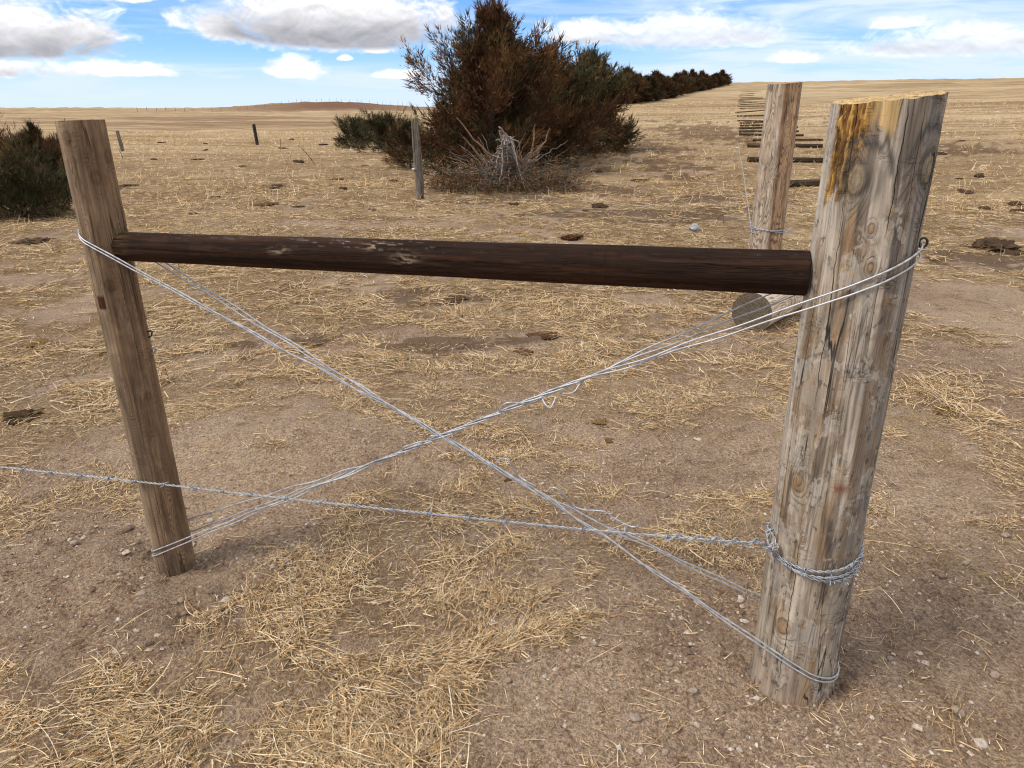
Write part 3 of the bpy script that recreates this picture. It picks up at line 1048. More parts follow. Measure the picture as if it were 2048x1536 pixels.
BARB = barb_mesh(.016)


def add_barbs(parent, seg, P, tan, spacing, rng, first=.05):
    s = first
    while s < seg[-1]:
        i = int(np.searchsorted(seg, s))
        if i >= len(P):
            break
        x = Vector(tan[i])
        z = Vector((rng.uniform(-1, 1), rng.uniform(-1, 1), rng.uniform(-1, 1)))
        z = (z - x * z.dot(x)).normalized()
        y = z.cross(x)
        obj('barb', BARB, parent, P[i], Matrix((x, y, z)).transposed().to_euler())
        s += spacing * rng.uniform(.92, 1.08)


rng = random.Random(3)
bw = bpy.data.objects.new('barbed_wire', None)
COL.objects.link(bw)
bw['label'] = 'twisted barbed wire running low past the slim post and wrapped round the thick post'
bw['category'] = 'barbed wire'
rw = R_R + .006
Z0 = .487
run = [frame(-6.5, .12, .30), frame(-3.0, .10, .30), frame(-1.2, .095, .335), frame(0, R_L + .012, .372), frame(.5, .086, .40), frame(1.0, .086, .424),
       frame(1.5, .088, .452), frame(1.83, .09, .478), frame(1.93, .085, Z0)]
main = resample(spline(run, 600), .004)
wraps = []
for k in range(3):
    P = []
    for q in np.linspace(math.pi * .80, -math.pi * 1.20, 70):
        f = (math.pi * .80 - q) / (2 * math.pi)
        s_, t_ = SPAN + rw * math.cos(q), rw * math.sin(q)
        z = .468 - .011 * k + .013 * math.cos(q * 1.0 + .6 + k * .9) - .016 * (math.sin(q)) + (.045 * max(0, 1 - abs(f - .95) * 9) if k == 1 else 0)
        P.append(frame(s_, t_, z))
    wraps.append(resample(P, .004))
wraps[0] = np.vstack([main[-1], wraps[0]])
wraps[0] = resample(wraps[0], .004)
for nm, P, sp in [('running_strand', main, .115)] + [('wrap_strand', w_, .105) for w_ in wraps]:
    A, B, seg, tan, _, _ = twisted(P, .0022, .036)
    for S in (A, B):
        V, F = tubes([S], [.0016], 6)
        obj(nm, mesh_np(nm, V, F, M_BARB, True), bw)
    keep = slice(0, None)
    if nm == 'running_strand':
        i0 = int(np.searchsorted(seg, seg[-1] - 4.2))
        add_barbs(bw, seg[i0:] - seg[i0], P[i0:], tan[i0:], sp, rng)
    else:
        add_barbs(bw, seg, P, tan, sp, rng, rng.uniform(.02, .08))
# the end is wound back on the running wire beside the post
P = []
for k, s_ in enumerate(np.linspace(1.70, 1.945, 120)):
    f = k / 119
    zc = np.interp(s_, [1.5, 1.83, 1.93], [.452, .478, Z0])
    rr_ = .0065 + .004 * f
    ph = 2 * math.pi * 5.2 * f
    P.append(frame(s_, .088 + rr_ * math.cos(ph), zc + rr_ * math.sin(ph)))
P = [frame(1.682, .10, .456)] + P
A, B, *_ = twisted(resample(P, .003), .0016, .03)
for S in (A, B):
    V, F = tubes([S], [.0015], 6)
    obj('wound_end', mesh_np('wound_end', V, F, M_BARB, True), bw)

# barbed wire tied to the farther post
bw2 = bpy.data.objects.new('barbed_wire', None)
COL.objects.link(bw2)
bw2['label'] = 'thin barbed wire tied round the second thick post and trailing off into the grass'
bw2['category'] = 'barbed wire'
zt = 1.5 - np.hypot(g2[0], g2[1]) * .147
P = []
for q in np.linspace(0, 4.2 * math.pi, 150):
    r_ = .150
    P.append((g2[0] + r_ * math.cos(q + math.pi), g2[1] + r_ * math.sin(q + math.pi), zt + .03 * math.sin(q * .37) + .012 * math.cos(q)))
ge = ground_at(1477, 288)
e1 = np.array(P[0])
tail = [np.array(ge) + (0, 0, .03), ge * .66 + e1 * .34 + (0, 0, -.02), ge * .33 + e1 * .67 + (0, 0, .02), e1]
tail[1][2] = max(tail[1][2], terrain(tail[1][0], tail[1][1]) + .05)
A, B, seg, tan, _, _ = twisted(resample(np.vstack([spline(tail, 200), P]), .012), .003, .09)
for S in (A, B):
    V, F = tubes([S], [.0026], 5)
    obj('wire_strand', mesh_np('wire_strand', V, F, M_BARB, True), bw2)


# ------------------------------------------------------------------ poles laid out on the slope
def tone_log(seed):
    def f(TH, Z, kn, knots, rm):
        cx, sy = np.sin(TH), -np.cos(TH)
        s = fbm(cx * 3, sy * 3, Z * 2, 4, seed)
        c = np.ones(TH.shape + (3,)) * np.array([.062, .043, .028])
        c = mixc(c, (.13, .088, .05), sstep(.5, .66, s) * .8)
        c = mixc(c, (.03, .022, .017), sstep(.48, .36, s) * .8)
        return c
    return f


POLES = [(1540, 374, 0.0, .078), (1495, 322, 0.01, .070), (1494, 293, -.02, .068), (1505, 281, 0, .058), (1478, 269, -.01, .066), (1478, 263, 0.02, .066),
         (1479, 256, .04, .062), (1479, 251, .05, .062), (1480, 246, .06, .06), (1475, 241, -.02, .06), (1474, 232, 0.0, .062), (1471, 224, .1, .05),
         (1480, 216, .13, .055), (1477, 212, .05, .045), (1480, 208, .08, .05), (1477, 205, .05, .05), (1476, 202, .06, .05), (1478, 199.5, .08, .045),
         (1479, 197, .1, .05), (1481, 194, .1, .05), (1476, 191, .16, .05), (1480, 187, .18, .045), (1481, 182, .05, .045)]
ordn = ['nearest', 'second', 'third', 'fourth', 'fifth', 'sixth', 'seventh', 'eighth', 'ninth', 'tenth', 'eleventh', 'twelfth',
        'thirteenth', 'fourteenth', 'fifteenth', 'sixteenth', 'seventeenth', 'eighteenth', 'nineteenth', 'twentieth', 'twenty-first', 'twenty-second', 'farthest']
for i, (px, py, ang, r_) in enumerate(POLES):
    r_ = r_ if i < 3 else r_ * (.66 if i < 12 else .52)
    ang = ang + rng.uniform(-.03, .03)
    g = ground_at(px, py + 2)
    ln = 2.44 * (.97 + .06 * rng.random())
    ca, sa = math.cos(ang), math.sin(ang)
    e = np.array([g[0] + ca * ln, g[1] + sa * ln * 4])
    e = g[:2] + (e - g[:2]) / np.linalg.norm(e - g[:2]) * ln
    ez = float(terrain(e[0], e[1]))
    p = bpy.data.objects.new('fence_pole', None)
    COL.objects.link(p)
    p.location = (g[0], g[1], g[2] + r_ * .95)
    dv = Vector((e[0] - g[0], e[1] - g[1], ez - g[2])).normalized()
    y_ = up.cross(dv).normalized()
    x_ = y_.cross(dv)
    p.rotation_euler = Matrix((x_, y_, dv)).transposed().to_euler()
    p['label'] = f'dark wooden pole lying across the slope, {ordn[i]} in the row counted from the viewer'
    if i in (0, len(POLES) - 1):
        p['label'] = f'dark wooden pole lying across the slope, {ordn[i]} of the row'
    p['category'] = 'pole'
    p['group'] = 'fence poles laid out in a row up the slope'
    timber('shaft', p, 0, ln, r_, r_ * .9, 20, 26, 60 + i, M_LOG, (lambda *a, i=i: tone_log(500 + i * 7)(*a) * (1 + .05 * i)), (), wob=.05, name_end='sawn_end', end_tone=(.11, .075, .045), ends=(True, True))


# ------------------------------------------------------------------ old line posts
def split_post(px, py, topy, w, lean, label, insul=False, dark=False, group=None):
    g = ground_at(px, py)
    d = np.hypot(g[0], g[1])
    b = (768 - topy) / FPX
    h = CAM_H + d * (b * CP - SP) / (CP + b * SP) - g[2]
    o = bpy.data.objects.new('fence_post', None)
    COL.objects.link(o)
    o.location = (g[0], g[1], g[2] - .02)
    o.rotation_euler = (0, lean, 0)
    o['label'] = label
    o['category'] = 'fence post'
    if group:
        o['group'] = group

    def tone(TH, Z, kn, knots, rm):
        cx, sy = np.sin(TH), -np.cos(TH)
        s = fbm(cx * 5, sy * 5, Z * 1.2, 4, 600 + int(px))
        base = np.array([.05, .042, .036]) if dark else np.array([.21, .18, .155])
        c = np.ones(TH.shape + (3,)) * base
        c = mixc(c, base * 1.7, sstep(.5, .65, s) * .8)
        c = mixc(c, base * .4, sstep(.45, .35, s) * .8)
        return c

    def dent(TH, Z):
        return w * (.16 * np.cos(TH * 4 + .6) * .6 + (fbm(np.sin(TH) * 3, np.cos(TH) * 3, Z * .8, 3, 610 + int(px)) - .5) * .7) + \
            w * .12 * np.sign(np.sin(TH * 7 + 1)) * (fbm(TH * 3, Z * 2, None, 2, 9) > .5)
    timber('shaft', o, -.2, h + .02, w, w * .85, 36, 60, 70 + int(px), M_GREY, tone, (), wob=.06, dent=dent, name_end='post_top', end_tone=(.14, .12, .10),
           topfn=lambda x, y: h + .02 + .25 * x)
    if insul:
        zz = h * .40
        P = np.array([(-w * 1.0, -.0, zz), (-w * 1.25, -.01, zz), (-w * 1.5, -.012, zz), (-w * 1.8, -.012, zz)])
        V, F = tubes([P], [np.array([.012, .026, .016, .024])], 10)
        obj('insulator', mesh_np('insulator', V, F, M_PORC, True), o)
    return o


split_post(841, 399, 237, .062, rad(-1.5), 'grey weathered split fence post standing left of the dead brush pile', True)
split_post(246, 303, 257, .065, rad(-5), 'grey leaning fence post on the plain just right of the slim post top')
split_post(515, 290, 247, .070, rad(-4), 'dark fence post alone on the plain above the middle of the left field', False, True)


def stake(px, py, tx, ty, label):
    g = ground_at(px, py)
    d = np.hypot(g[0], g[1])
    b = (768 - ty) / FPX
    zt_ = CAM_H + d * (b * CP - SP) / (CP + b * SP)
    tp = np.array([g[0] + (tx - px) / FPX * d * 1.05, g[1], zt_])
    P = spline([g - (0, 0, .1), g * .5 + tp * .5 + (.01, 0, 0), tp], 12)
    V, F = tubes([P, P[3:5], P[6:8]], [.008, .013, .013], 6)
    obj('metal_stake', mesh_np('metal_stake', V - g, F, M_RUST, True), None, g, label=label, cat='stake')


stake(560, 303, 563, 275, 'thin rusty metal stake standing upright left of the low shrubs')
stake(635, 331, 605, 288, 'long thin rusty stake leaning to the left in the grass')
stake(247, 318, 242, 290, 'short thin stake leaning at the foot of the grey post')
stake(240, 345, 224, 328, 'thin bent stake close behind the slim post')

# posts of far fences
far_n = 0
fm = None
for seg_ in ([(562 + i * 13.5 + (i % 3) * 2, None) for i in range(21)],):
    for k, (px, _) in enumerate(seg_):
        row_far = seg_[0][0] > 500
        a = (px - 1024) / FPX / 1.078
        dist = 352 if row_far else 420
        x, y = dist * a / math.hypot(1, a), dist / math.hypot(1, a)
        if fm is None:
            P = np.array([(0, 0, -.3), (0, 0, .5), (.01, 0, 1.45), (.01, 0, 1.5)])
            V, F = tubes([P], [np.array([.06, .06, .055, .02])], 7)
            fm = mesh_np('far_fence_post', V, F, M_LOG, False, ca={'tone': np.tile([.22, .17, .13], (len(V), 1))}, fa={'grain': V[:, 0]})
        o = obj('far_fence_post', fm, None, (x, y, terrain(x, y)), (0, rng.uniform(-.06, .06), 0), 'tiny post of the far fence along the skyline' if row_far else
                'tiny post of the distant fence on the left skyline', 'fence post', 'far fence on the ridge' if row_far else 'far fence at the left')
        s_ = rng.uniform(.75, 1.1)
        o.scale = (1, 1, s_)
for k in range(17):      # the fence crossing the pale field below the ridge
    f = k / 16
    a = math.radians(-26.5 + 9.5 * f)
    dist = 215 + 95 * f
    g = (dist * math.sin(a), dist * math.cos(a), float(terrain(dist * math.sin(a), dist * math.cos(a))))
    obj('far_fence_post', fm, None, g, (0, rng.uniform(-.06, .06), 0), 'tiny post of the fence crossing the pale field below the ridge', 'fence post', 'fence across the pale field').scale = (1, 1, .7)


# ------------------------------------------------------------------ junipers
def juniper_mesh(seed, H, Rr, nbr, per, spray=(.09, .22), wid=.016, rust=.5, skirt=.0, lean=0.0, multi=1, bulge=.33, dark=1.0):
    rs = np.random.RandomState(seed)
    ctr = rs.uniform(-.22, .22, (multi, 2)) * Rr * (multi > 1)
    hts = np.r_[1.0, rs.uniform(.70, .88, multi - 1)] * H
    # branches
    which = rs.randint(0, multi, nbr)
    t0 = rs.beta(1.0, 1.25, nbr)
    az = rs.uniform(0, 2 * math.pi, nbr)
    el = np.radians(14 + 62 * t0 + rs.normal(0, 8, nbr))
    prof = np.where(t0 < bulge, .88 + .12 * t0 / bulge, ((1 - t0) / (1 - bulge)) ** 1.2)
    lump = .66 + .6 * vnoise(np.cos(az) * 1.7 + 5, np.sin(az) * 1.7, t0 * 4, seed)
    L = Rr * prof * lump * rs.uniform(.6, 1.1, nbr) + .10 * H * (t0 > .7)
    L = np.minimum(L, Rr * 1.12 * np.maximum(prof, .25))
    base = np.zeros((nbr, 3))
    base[:, :2] = ctr[which] * (1 - .3 * t0[:, None])
    base[:, 2] = skirt * H + (hts[which] * (1 - skirt / 1) - skirt * 0) * t0 * .86
    base[:, 0] += lean * t0 * H
    d0 = np.stack([np.cos(az) * np.cos(el), np.sin(az) * np.cos(el), np.sin(el)], 1)
    droop = np.where(t0 < .25, -.25, .35)
    # every branch carries pointed plumes, every plume many fine sprays
    KP = 7
    npl = nbr * KP
    pb_ = np.repeat(np.arange(nbr), KP)
    f0 = np.clip(rs.beta(1.7, 1.0, npl), .15, 1)
    f0[::KP] = .9
    s0 = f0 * L[pb_]
    PB = base[pb_] + d0[pb_] * s0[:, None]
    PB[:, 2] += droop[pb_] * s0 * f0 * .55
    PB += rs.normal(0, .05, (npl, 3)) * Rr * (1.2 - f0)[:, None]
    pd = d0[pb_] * .75 + rs.normal(0, .36, (npl, 3))
    pd[:, 2] += .45 * np.where(t0[pb_] < .2, .1, 1)
    pd /= np.linalg.norm(pd, axis=1, keepdims=True)
    pl_len = Rr * rs.uniform(.16, .34, npl) * (.55 + .6 * prof[pb_])
    pl_rad = pl_len * rs.uniform(.26, .44, npl)
    m_ = max(4, per // KP)
    n = npl * m_
    pi_ = np.repeat(np.arange(npl), m_)
    bi = pb_[pi_]
    gq = rs.beta(1.0, 1.15, n)
    C = PB[pi_] + pd[pi_] * (gq * pl_len[pi_])[:, None]
    off = rs.normal(0, 1, (n, 3))
    off -= pd[pi_] * (off * pd[pi_]).sum(1, keepdims=True)
    C += off * (pl_rad[pi_] * .55 * (1 - gq) ** .7)[:, None]
    C[:, 2] = np.maximum(C[:, 2], .02)
    tip = gq > .8
    tdir = pd[pi_] + off * .22 + rs.normal(0, .22, (n, 3))
    tdir[:, 2] += .15
    tdir /= np.linalg.norm(tdir, axis=1, keepdims=True)
    ln = rs.uniform(spray[0], spray[1], n) * (1 + .6 * tip)
    ww = wid * rs.uniform(.6, 1.5, n)
    sidev = np.cross(tdir, rs.normal(0, 1, (n, 3)))
    sidev /= np.linalg.norm(sidev, axis=1, keepdims=True) + 1e-9
    # each spray: spindle of two bent triangles + two side leaflets
    b0 = C
    mid = C + tdir * (ln * .5)[:, None] + rs.normal(0, .012, (n, 3))
    end = C + tdir * ln[:, None] + np.array([0, 0, -.0]) + rs.normal(0, .02, (n, 3))
    w = sidev * ww[:, None]
    l1 = mid + (sidev * .45 + tdir * .7) * (ln * .42)[:, None]
    l2 = b0 + tdir * (ln * .25)[:, None] + (-sidev * .5 + tdir * .7) * (ln * .45)[:, None]
    up_ = np.cross(sidev, tdir) * (ww * .5)[:, None]
    V = np.stack([b0 - w * .8, mid + w, end, b0 + w * .8, mid - tdir * (ln * .14)[:, None] + up_, l1, b0 + tdir * (ln * .12)[:, None] - up_, l2], 1)
    base_i = (np.arange(n) * 8)[:, None]
    F = np.concatenate([base_i + [0, 3, 2], base_i + [4, 5, 1], base_i + [6, 7, 3]], 0)
    # colour: green and winter-rusted clumps
    cl = fbm(PB[:, 0] * 1.1 + seed, PB[:, 1] * 1.1, PB[:, 2] * 1.1, 3, seed + 4)
    brn = np.clip(rs.normal(0, .22, npl) + sstep(.64 - rust * .35, .80 - rust * .35, cl) + (.2 if rust > .6 else 0), 0, 1)[pi_]
    brn = np.clip(brn + rs.normal(0, .12, n), 0, 1)
    oc = fbm(PB[:, 0] * 1.6, PB[:, 1] * 1.6, PB[:, 2] * 1.6, 2, seed + 8)
    org = np.clip(sstep(.52, .64, oc) * (rs.rand(npl) < .6) * rs.uniform(.3, 1, npl), 0, 1)[pi_] * min(1, rust * 1.4)
    org = org * (.35 + .65 * gq)
    plv = rs.uniform(.55, 1.5, npl)[pi_][:, None]
    g = np.array([.046, .050, .023])[None] * dark * plv * rs.uniform(.6, 1.7, (n, 1))
    c = g * (1 - brn[:, None]) + np.array([.118, .057, .028])[None] * dark * plv * rs.uniform(.6, 1.5, (n, 1)) * brn[:, None]
    c = c * (1 - org[:, None] * .75) + np.array([.42, .225, .085])[None] * dark * org[:, None] * .75
    tone = np.repeat(c, 8, 0)
    me = mesh_np('crown', V.reshape(-1, 3), F, M_LEAF, False, ca={'tone': tone})
    # wood
    k = min(nbr, 110)
    sel = rs.choice(nbr, k, replace=False)
    paths, radii = [], []
    for m_ in range(multi):
        P = spline([(ctr[m_, 0] * .3, ctr[m_, 1] * .3, -.1), (ctr[m_, 0] * .8, ctr[m_, 1] * .8, hts[m_] * .3), (ctr[m_, 0] * .8 + lean * H * .8, ctr[m_, 1] * .8, hts[m_] * .86)], 12)
        paths.append(P)
        radii.append(np.linspace(.035 * H, .006 * H, 12))
    for i in sel:
        q = np.linspace(0, .9, 7)
        P = base[i] + d0[i] * (q * L[i])[:, None]
        P[:, 2] += droop[i] * q * q * L[i] * .55
        P[:, 2] = np.maximum(P[:, 2], .03)
        P[1:] += rs.normal(0, .02, (6, 3))
        paths.append(P)
        radii.append(np.linspace(.007 * H, .002 * H, 7))
    V2, F2 = tubes(paths, radii, 5)
    tn = np.array([.17, .125, .095]) * (.6 + .8 * vnoise(V2[:, 0] * 6, V2[:, 1] * 6, V2[:, 2] * 3, seed))[:, None]
    tr = mesh_np('trunk', V2, F2, M_BARK, True, ca={'tone': tn})
    return me, tr


def plant(name, meshes, g, label, cat, rot=0.0, scale=(1, 1, 1), group=None):
    o = bpy.data.objects.new(name, None)
    COL.objects.link(o)
    o.location = [float(v) for v in g]
    o.rotation_euler = (0, 0, rot)
    o.scale = scale
    o['label'] = label
    o['category'] = cat
    if group:
        o['group'] = group
    obj('crown', meshes[0], o)
    obj('trunk', meshes[1], o)
    return o


def at_az(px, d):
    a = (px - 1024) / FPX / (1.04 if d < 40 else 1.07)
    x, y = d * a / math.hypot(1, a), d / math.hypot(1, a)
    return (x, y, float(terrain(x, y)))


plant('juniper_tree', juniper_mesh(11, 3.5, 1.95, 270, 320, wid=.0135, spray=(.05, .15), rust=.8, skirt=.10, multi=3, bulge=.30), at_az(1003, 17.6),
      'tallest rusty-brown juniper, its feathery top cut by the upper edge', 'tree')
plant('juniper_tree', juniper_mesh(12, 2.75, 1.9, 225, 270, wid=.0145, spray=(.05, .15), rust=.6, skirt=.04, multi=3), at_az(1098, 20.0),
      'broad green and rust juniper standing just right of the tallest one', 'tree')
plant('juniper_tree', juniper_mesh(13, 2.8, 1.75, 185, 230, wid=.0150, spray=(.05, .16), rust=.58, skirt=.0, multi=2), at_az(1165, 23.5),
      'dark green juniper forming the right edge of the big clump', 'tree')
plant('juniper_shrub', juniper_mesh(14, 1.1, .9, 70, 120, wid=.009, spray=(.05, .15), rust=.7), at_az(822, 21), 'low reddish juniper shrub at the left foot of the big clump', 'shrub')
low = juniper_mesh(15, .75, 1.15, 80, 130, wid=.011, spray=(.06, .17), rust=.05, bulge=.5)
plant('juniper_shrub', low, at_az(772, 27), 'low dark green juniper shrub touching the left side of the big clump', 'shrub')
plant('juniper_shrub', low, at_az(722, 33), 'leftmost low dark green juniper shrub left of the big clump', 'shrub', 2.1, (1.1, 1.1, .95))
plant('juniper_shrub', juniper_mesh(16, .9, 1.1, 60, 90, wid=.010, spray=(.05, .16), rust=.35, bulge=.5), at_az(905, 17.5), 'ragged low juniper growth under the left side of the tallest juniper', 'shrub')
lj = juniper_mesh(17, .72, .85, 95, 170, wid=.006, spray=(.04, .12), rust=.7, multi=3, bulge=.4)
plant('juniper_shrub', lj, at_az(12, 13.2), 'dark juniper bush cut by the left edge, nearest of the left clump', 'shrub')
plant('juniper_shrub', juniper_mesh(18, 1.3, .55, 95, 140, wid=.007, spray=(.04, .13), rust=.6, multi=1), at_az(86, 16.5), 'pointed juniper bush behind the left side of the slim post top', 'shrub')
plant('juniper_shrub', juniper_mesh(21, 1.2, .5, 90, 120, wid=.008, spray=(.04, .13), rust=.15, multi=1), at_az(148, 17.2), 'green juniper bush hidden behind the slim post top, its tip showing above', 'shrub')
plant('juniper_shrub', juniper_mesh(19, .80, 1.0, 90, 140, wid=.008, spray=(.05, .14), rust=.85, multi=2), at_az(5, 17.5), 'rusty juniper bush at the back of the left clump', 'shrub')
plant('juniper_shrub', juniper_mesh(20, .42, .65, 45, 70, wid=.008, spray=(.04, .12), rust=.0, bulge=.5), at_az(75, 12.8), 'sprawling low green juniper branches on the grass left of the slim post', 'shrub')

var = [juniper_mesh(30 + k, 2.9, 1.4, 90, 56, (.16, .42), .035, rust=r_, bulge=.3, dark=dk) for k, (r_, dk) in enumerate(((.75, .7), (.4, .6), (.9, .55), (.6, .8)))]
NROW = 26
for i in range(NROW):
    f = (i + .1 * rng.random()) / (NROW - 1)
    px = 1250 + 200 * f ** .85 + rng.uniform(-2, 2)
    py = 208 - 38 * f ** .95
    g = ground_at(px, py)
    d = np.hypot(g[0], g[1])
    hpx = 50 - 30 * f
    h = hpx * d / FPX / 1.02
    s = h / 2.9 * rng.uniform(.74, 1.16)
    lab = 'juniper in the long dark hedge-like row running up to the crest'
    if i == NROW - 1:
        lab = 'last juniper of the long dark row, standing at the crest'
    elif i == 0:
        lab = 'first juniper of the long far row, beside the big clump'
    plant('juniper_tree', var[(i * 7 + i // 3) % 4], g, lab, 'tree', rng.uniform(0, 6.28), (s * 1.4, s * 1.4, s), 'junipers in the far windbreak row')


# ------------------------------------------------------------------ dead brush
def build_brush():
    g = np.array(at_az(1012, 14.3))
    rs = np.random.RandomState(5)
    o = bpy.data.objects.new('brush_pile', None)
    COL.objects.link(o)
    o.location = g
    o['label'] = 'tangle of dead grey and orange-brown branches in front of the tallest juniper'
    o['category'] = 'brush'

    def br(pts, r, col, nm='branch', n=14):
        P = spline(pts, n)
        P[1:-1] += rs.normal(0, .010, (n - 2, 3))
        V, F = tubes([P], [np.linspace(r, r * .35, n)], 6)
        tn = np.array(col) * (.6 + .8 * vnoise(V[:, 0] * 9, V[:, 1] * 9, V[:, 2] * 9, 3))[:, None]
        obj(nm, mesh_np(nm, V, F, M_BARK, True, ca={'tone': tn}), o)
    grey, rust_, pale = (.22, .19, .165), (.22, .12, .065), (.27, .235, .205)
    # broken stump with hanging pale limbs
    br([(.05, 0, -.1), (.0, 0, .35), (-.02, .03, .75), (-.12, .02, 1.12)], .085, grey, 'stump')
    br([(.0, .05, .5), (.06, .02, .8), (.03, -.02, 1.0), (-.14, -.05, 1.18)], .05, (.26, .17, .13), 'stump')
    for k in range(26):
        a = rs.uniform(-2.9, .2)
        r_ = rs.uniform(.15, .6)
        x0 = rs.uniform(-.08, .08)
        br([(x0, -.04, rs.uniform(.8, 1.05)), (x0 + .35 * r_ * math.cos(a), -.1 + .3 * r_ * math.sin(a), rs.uniform(.6, .9)),
            (.8 * r_ * math.cos(a), r_ * math.sin(a) * .8, rs.uniform(.3, .5)), (r_ * math.cos(a) * 1.2, r_ * math.sin(a), rs.uniform(0, .12))], rs.uniform(.012, .026), pale if k % 2 else grey)
    # horizontal ribs like a basket
    for k in range(16):
        z = .15 + .055 * k
        w = .55 - .028 * k + rs.uniform(-.06, .06)
        br([(-w, -.05 + rs.uniform(-.1, .1), z + rs.uniform(-.1, .06)), (-.1, -.30, z), (.12, -.28, z + .02), (w * .7, -.05, z + rs.uniform(-.06, .1))], rs.uniform(.008, .015), pale if k % 3 == 0 else grey)
    # long rust-coloured limbs fanning out
    for k in range(60):
        a = rs.uniform(-math.pi, math.pi)
        L = rs.uniform(.6, 1.6)
        e = rs.uniform(.05, .95)
        x1, y1 = L * math.cos(a), L * math.sin(a) * .7
        br([(rs.uniform(-.15, .15), 0, rs.uniform(.05, .5)), (x1 * .4, y1 * .4, .2 + e * .3 + rs.uniform(-.1, .1)), (x1 * .75, y1 * .75, .15 + e * .75), (x1, y1, .1 + e * 1.05)],
           rs.uniform(.007, .020), rust_ if rs.rand() < .5 else grey)
    # two cut limbs
    br([(.35, -.1, .3), (.5, -.1, .7), (.56, -.1, 1.22)], .035, (.23, .14, .085))
    br([(.45, -.1, .5), (.68, -.05, .8), (.85, 0, 1.15)], .03, (.20, .12, .07))
    br([(-.15, -.15, .55), (-.5, -.1, .85), (-.95, 0, 1.35)], .03, (.17, .10, .06))
    # fine twigs
    paths, radii, cols = [], [], []
    for k in range(900):
        a = rs.uniform(-math.pi, math.pi)
        q = math.sqrt(rs.rand()) * 1.5
        c = np.array([q * math.cos(a), q * math.sin(a) * .65, abs(rs.normal(0, .28)) * (1.2 - q * .4)])
        d = np.array([math.cos(a), math.sin(a) * .6, rs.uniform(-.25, .8)]) + rs.normal(0, .5, 3)
        d /= np.linalg.norm(d)
        L = rs.uniform(.12, .5)
        P = np.stack([c, c + d * L * .5 + rs.normal(0, .04, 3), c + d * L + rs.normal(0, .05, 3)])
        P[:, 2] = np.maximum(P[:, 2], .01)
        paths.append(P)
        radii.append(np.array([.006, .0045, .002]))
    V, F = tubes(paths, radii, 4)
    pick = np.repeat(rs.rand(900) < .6, 12)
    tn = np.where(pick[:, None], np.array(rust_) * .75, np.array(grey) * .7)
    obj('twigs', mesh_np('twigs', V, F, M_BARK, False, ca={'tone': tn}), o, kind='stuff')
    # withered needle tufts
    n = 2600
    a = rs.uniform(-math.pi, math.pi, n)
    q = np.sqrt(rs.rand(n)) * 1.5
    C = np.stack([q * np.cos(a), q * np.sin(a) * .65, np.abs(rs.normal(0, .2, n))], 1)
    D = rs.normal(0, 1, (n, 3)) + [0, 0, .3]
    D /= np.linalg.norm(D, axis=1, keepdims=True)
    S = np.cross(D, rs.normal(0, 1, (n, 3)))
    S /= np.linalg.norm(S, axis=1, keepdims=True)
    L = rs.uniform(.05, .14, n)[:, None]
    V = np.stack([C - S * .012, C + S * .012, C + D * L], 1)
    V[..., 2] = np.maximum(V[..., 2], .01)
    tn = np.repeat(np.where(rs.rand(n, 1) < .55, [[.15, .075, .03]], [[.045, .05, .022]]) * rs.uniform(.6, 1.4, (n, 1)), 3, 0)
    obj('needles', mesh_np('needles', V.reshape(-1, 3), np.arange(n * 3).reshape(-1, 3), M_LEAF, False, ca={'tone': tn}), o, kind='stuff')


build_brush()


# ------------------------------------------------------------------ straw, crumbs, stones
def surf(x, y):
    """height of the visible ground surface incl. its near relief"""
    z = terrain(x, y)
    d = np.hypot(x, y)
    near = 1 - sstep(7, 12, d)
    l_ = litter(x, y)
    z = z + near * ((fbm(x * 5, y * 5, None, 4, 3) - .5) * .035 + (fbm(x * 24, y * 24, None, 3, 4) - .5) * .014 * (1 - .5 * l_))
    return z + near * sstep(.25, .8, l_) * .006, l_


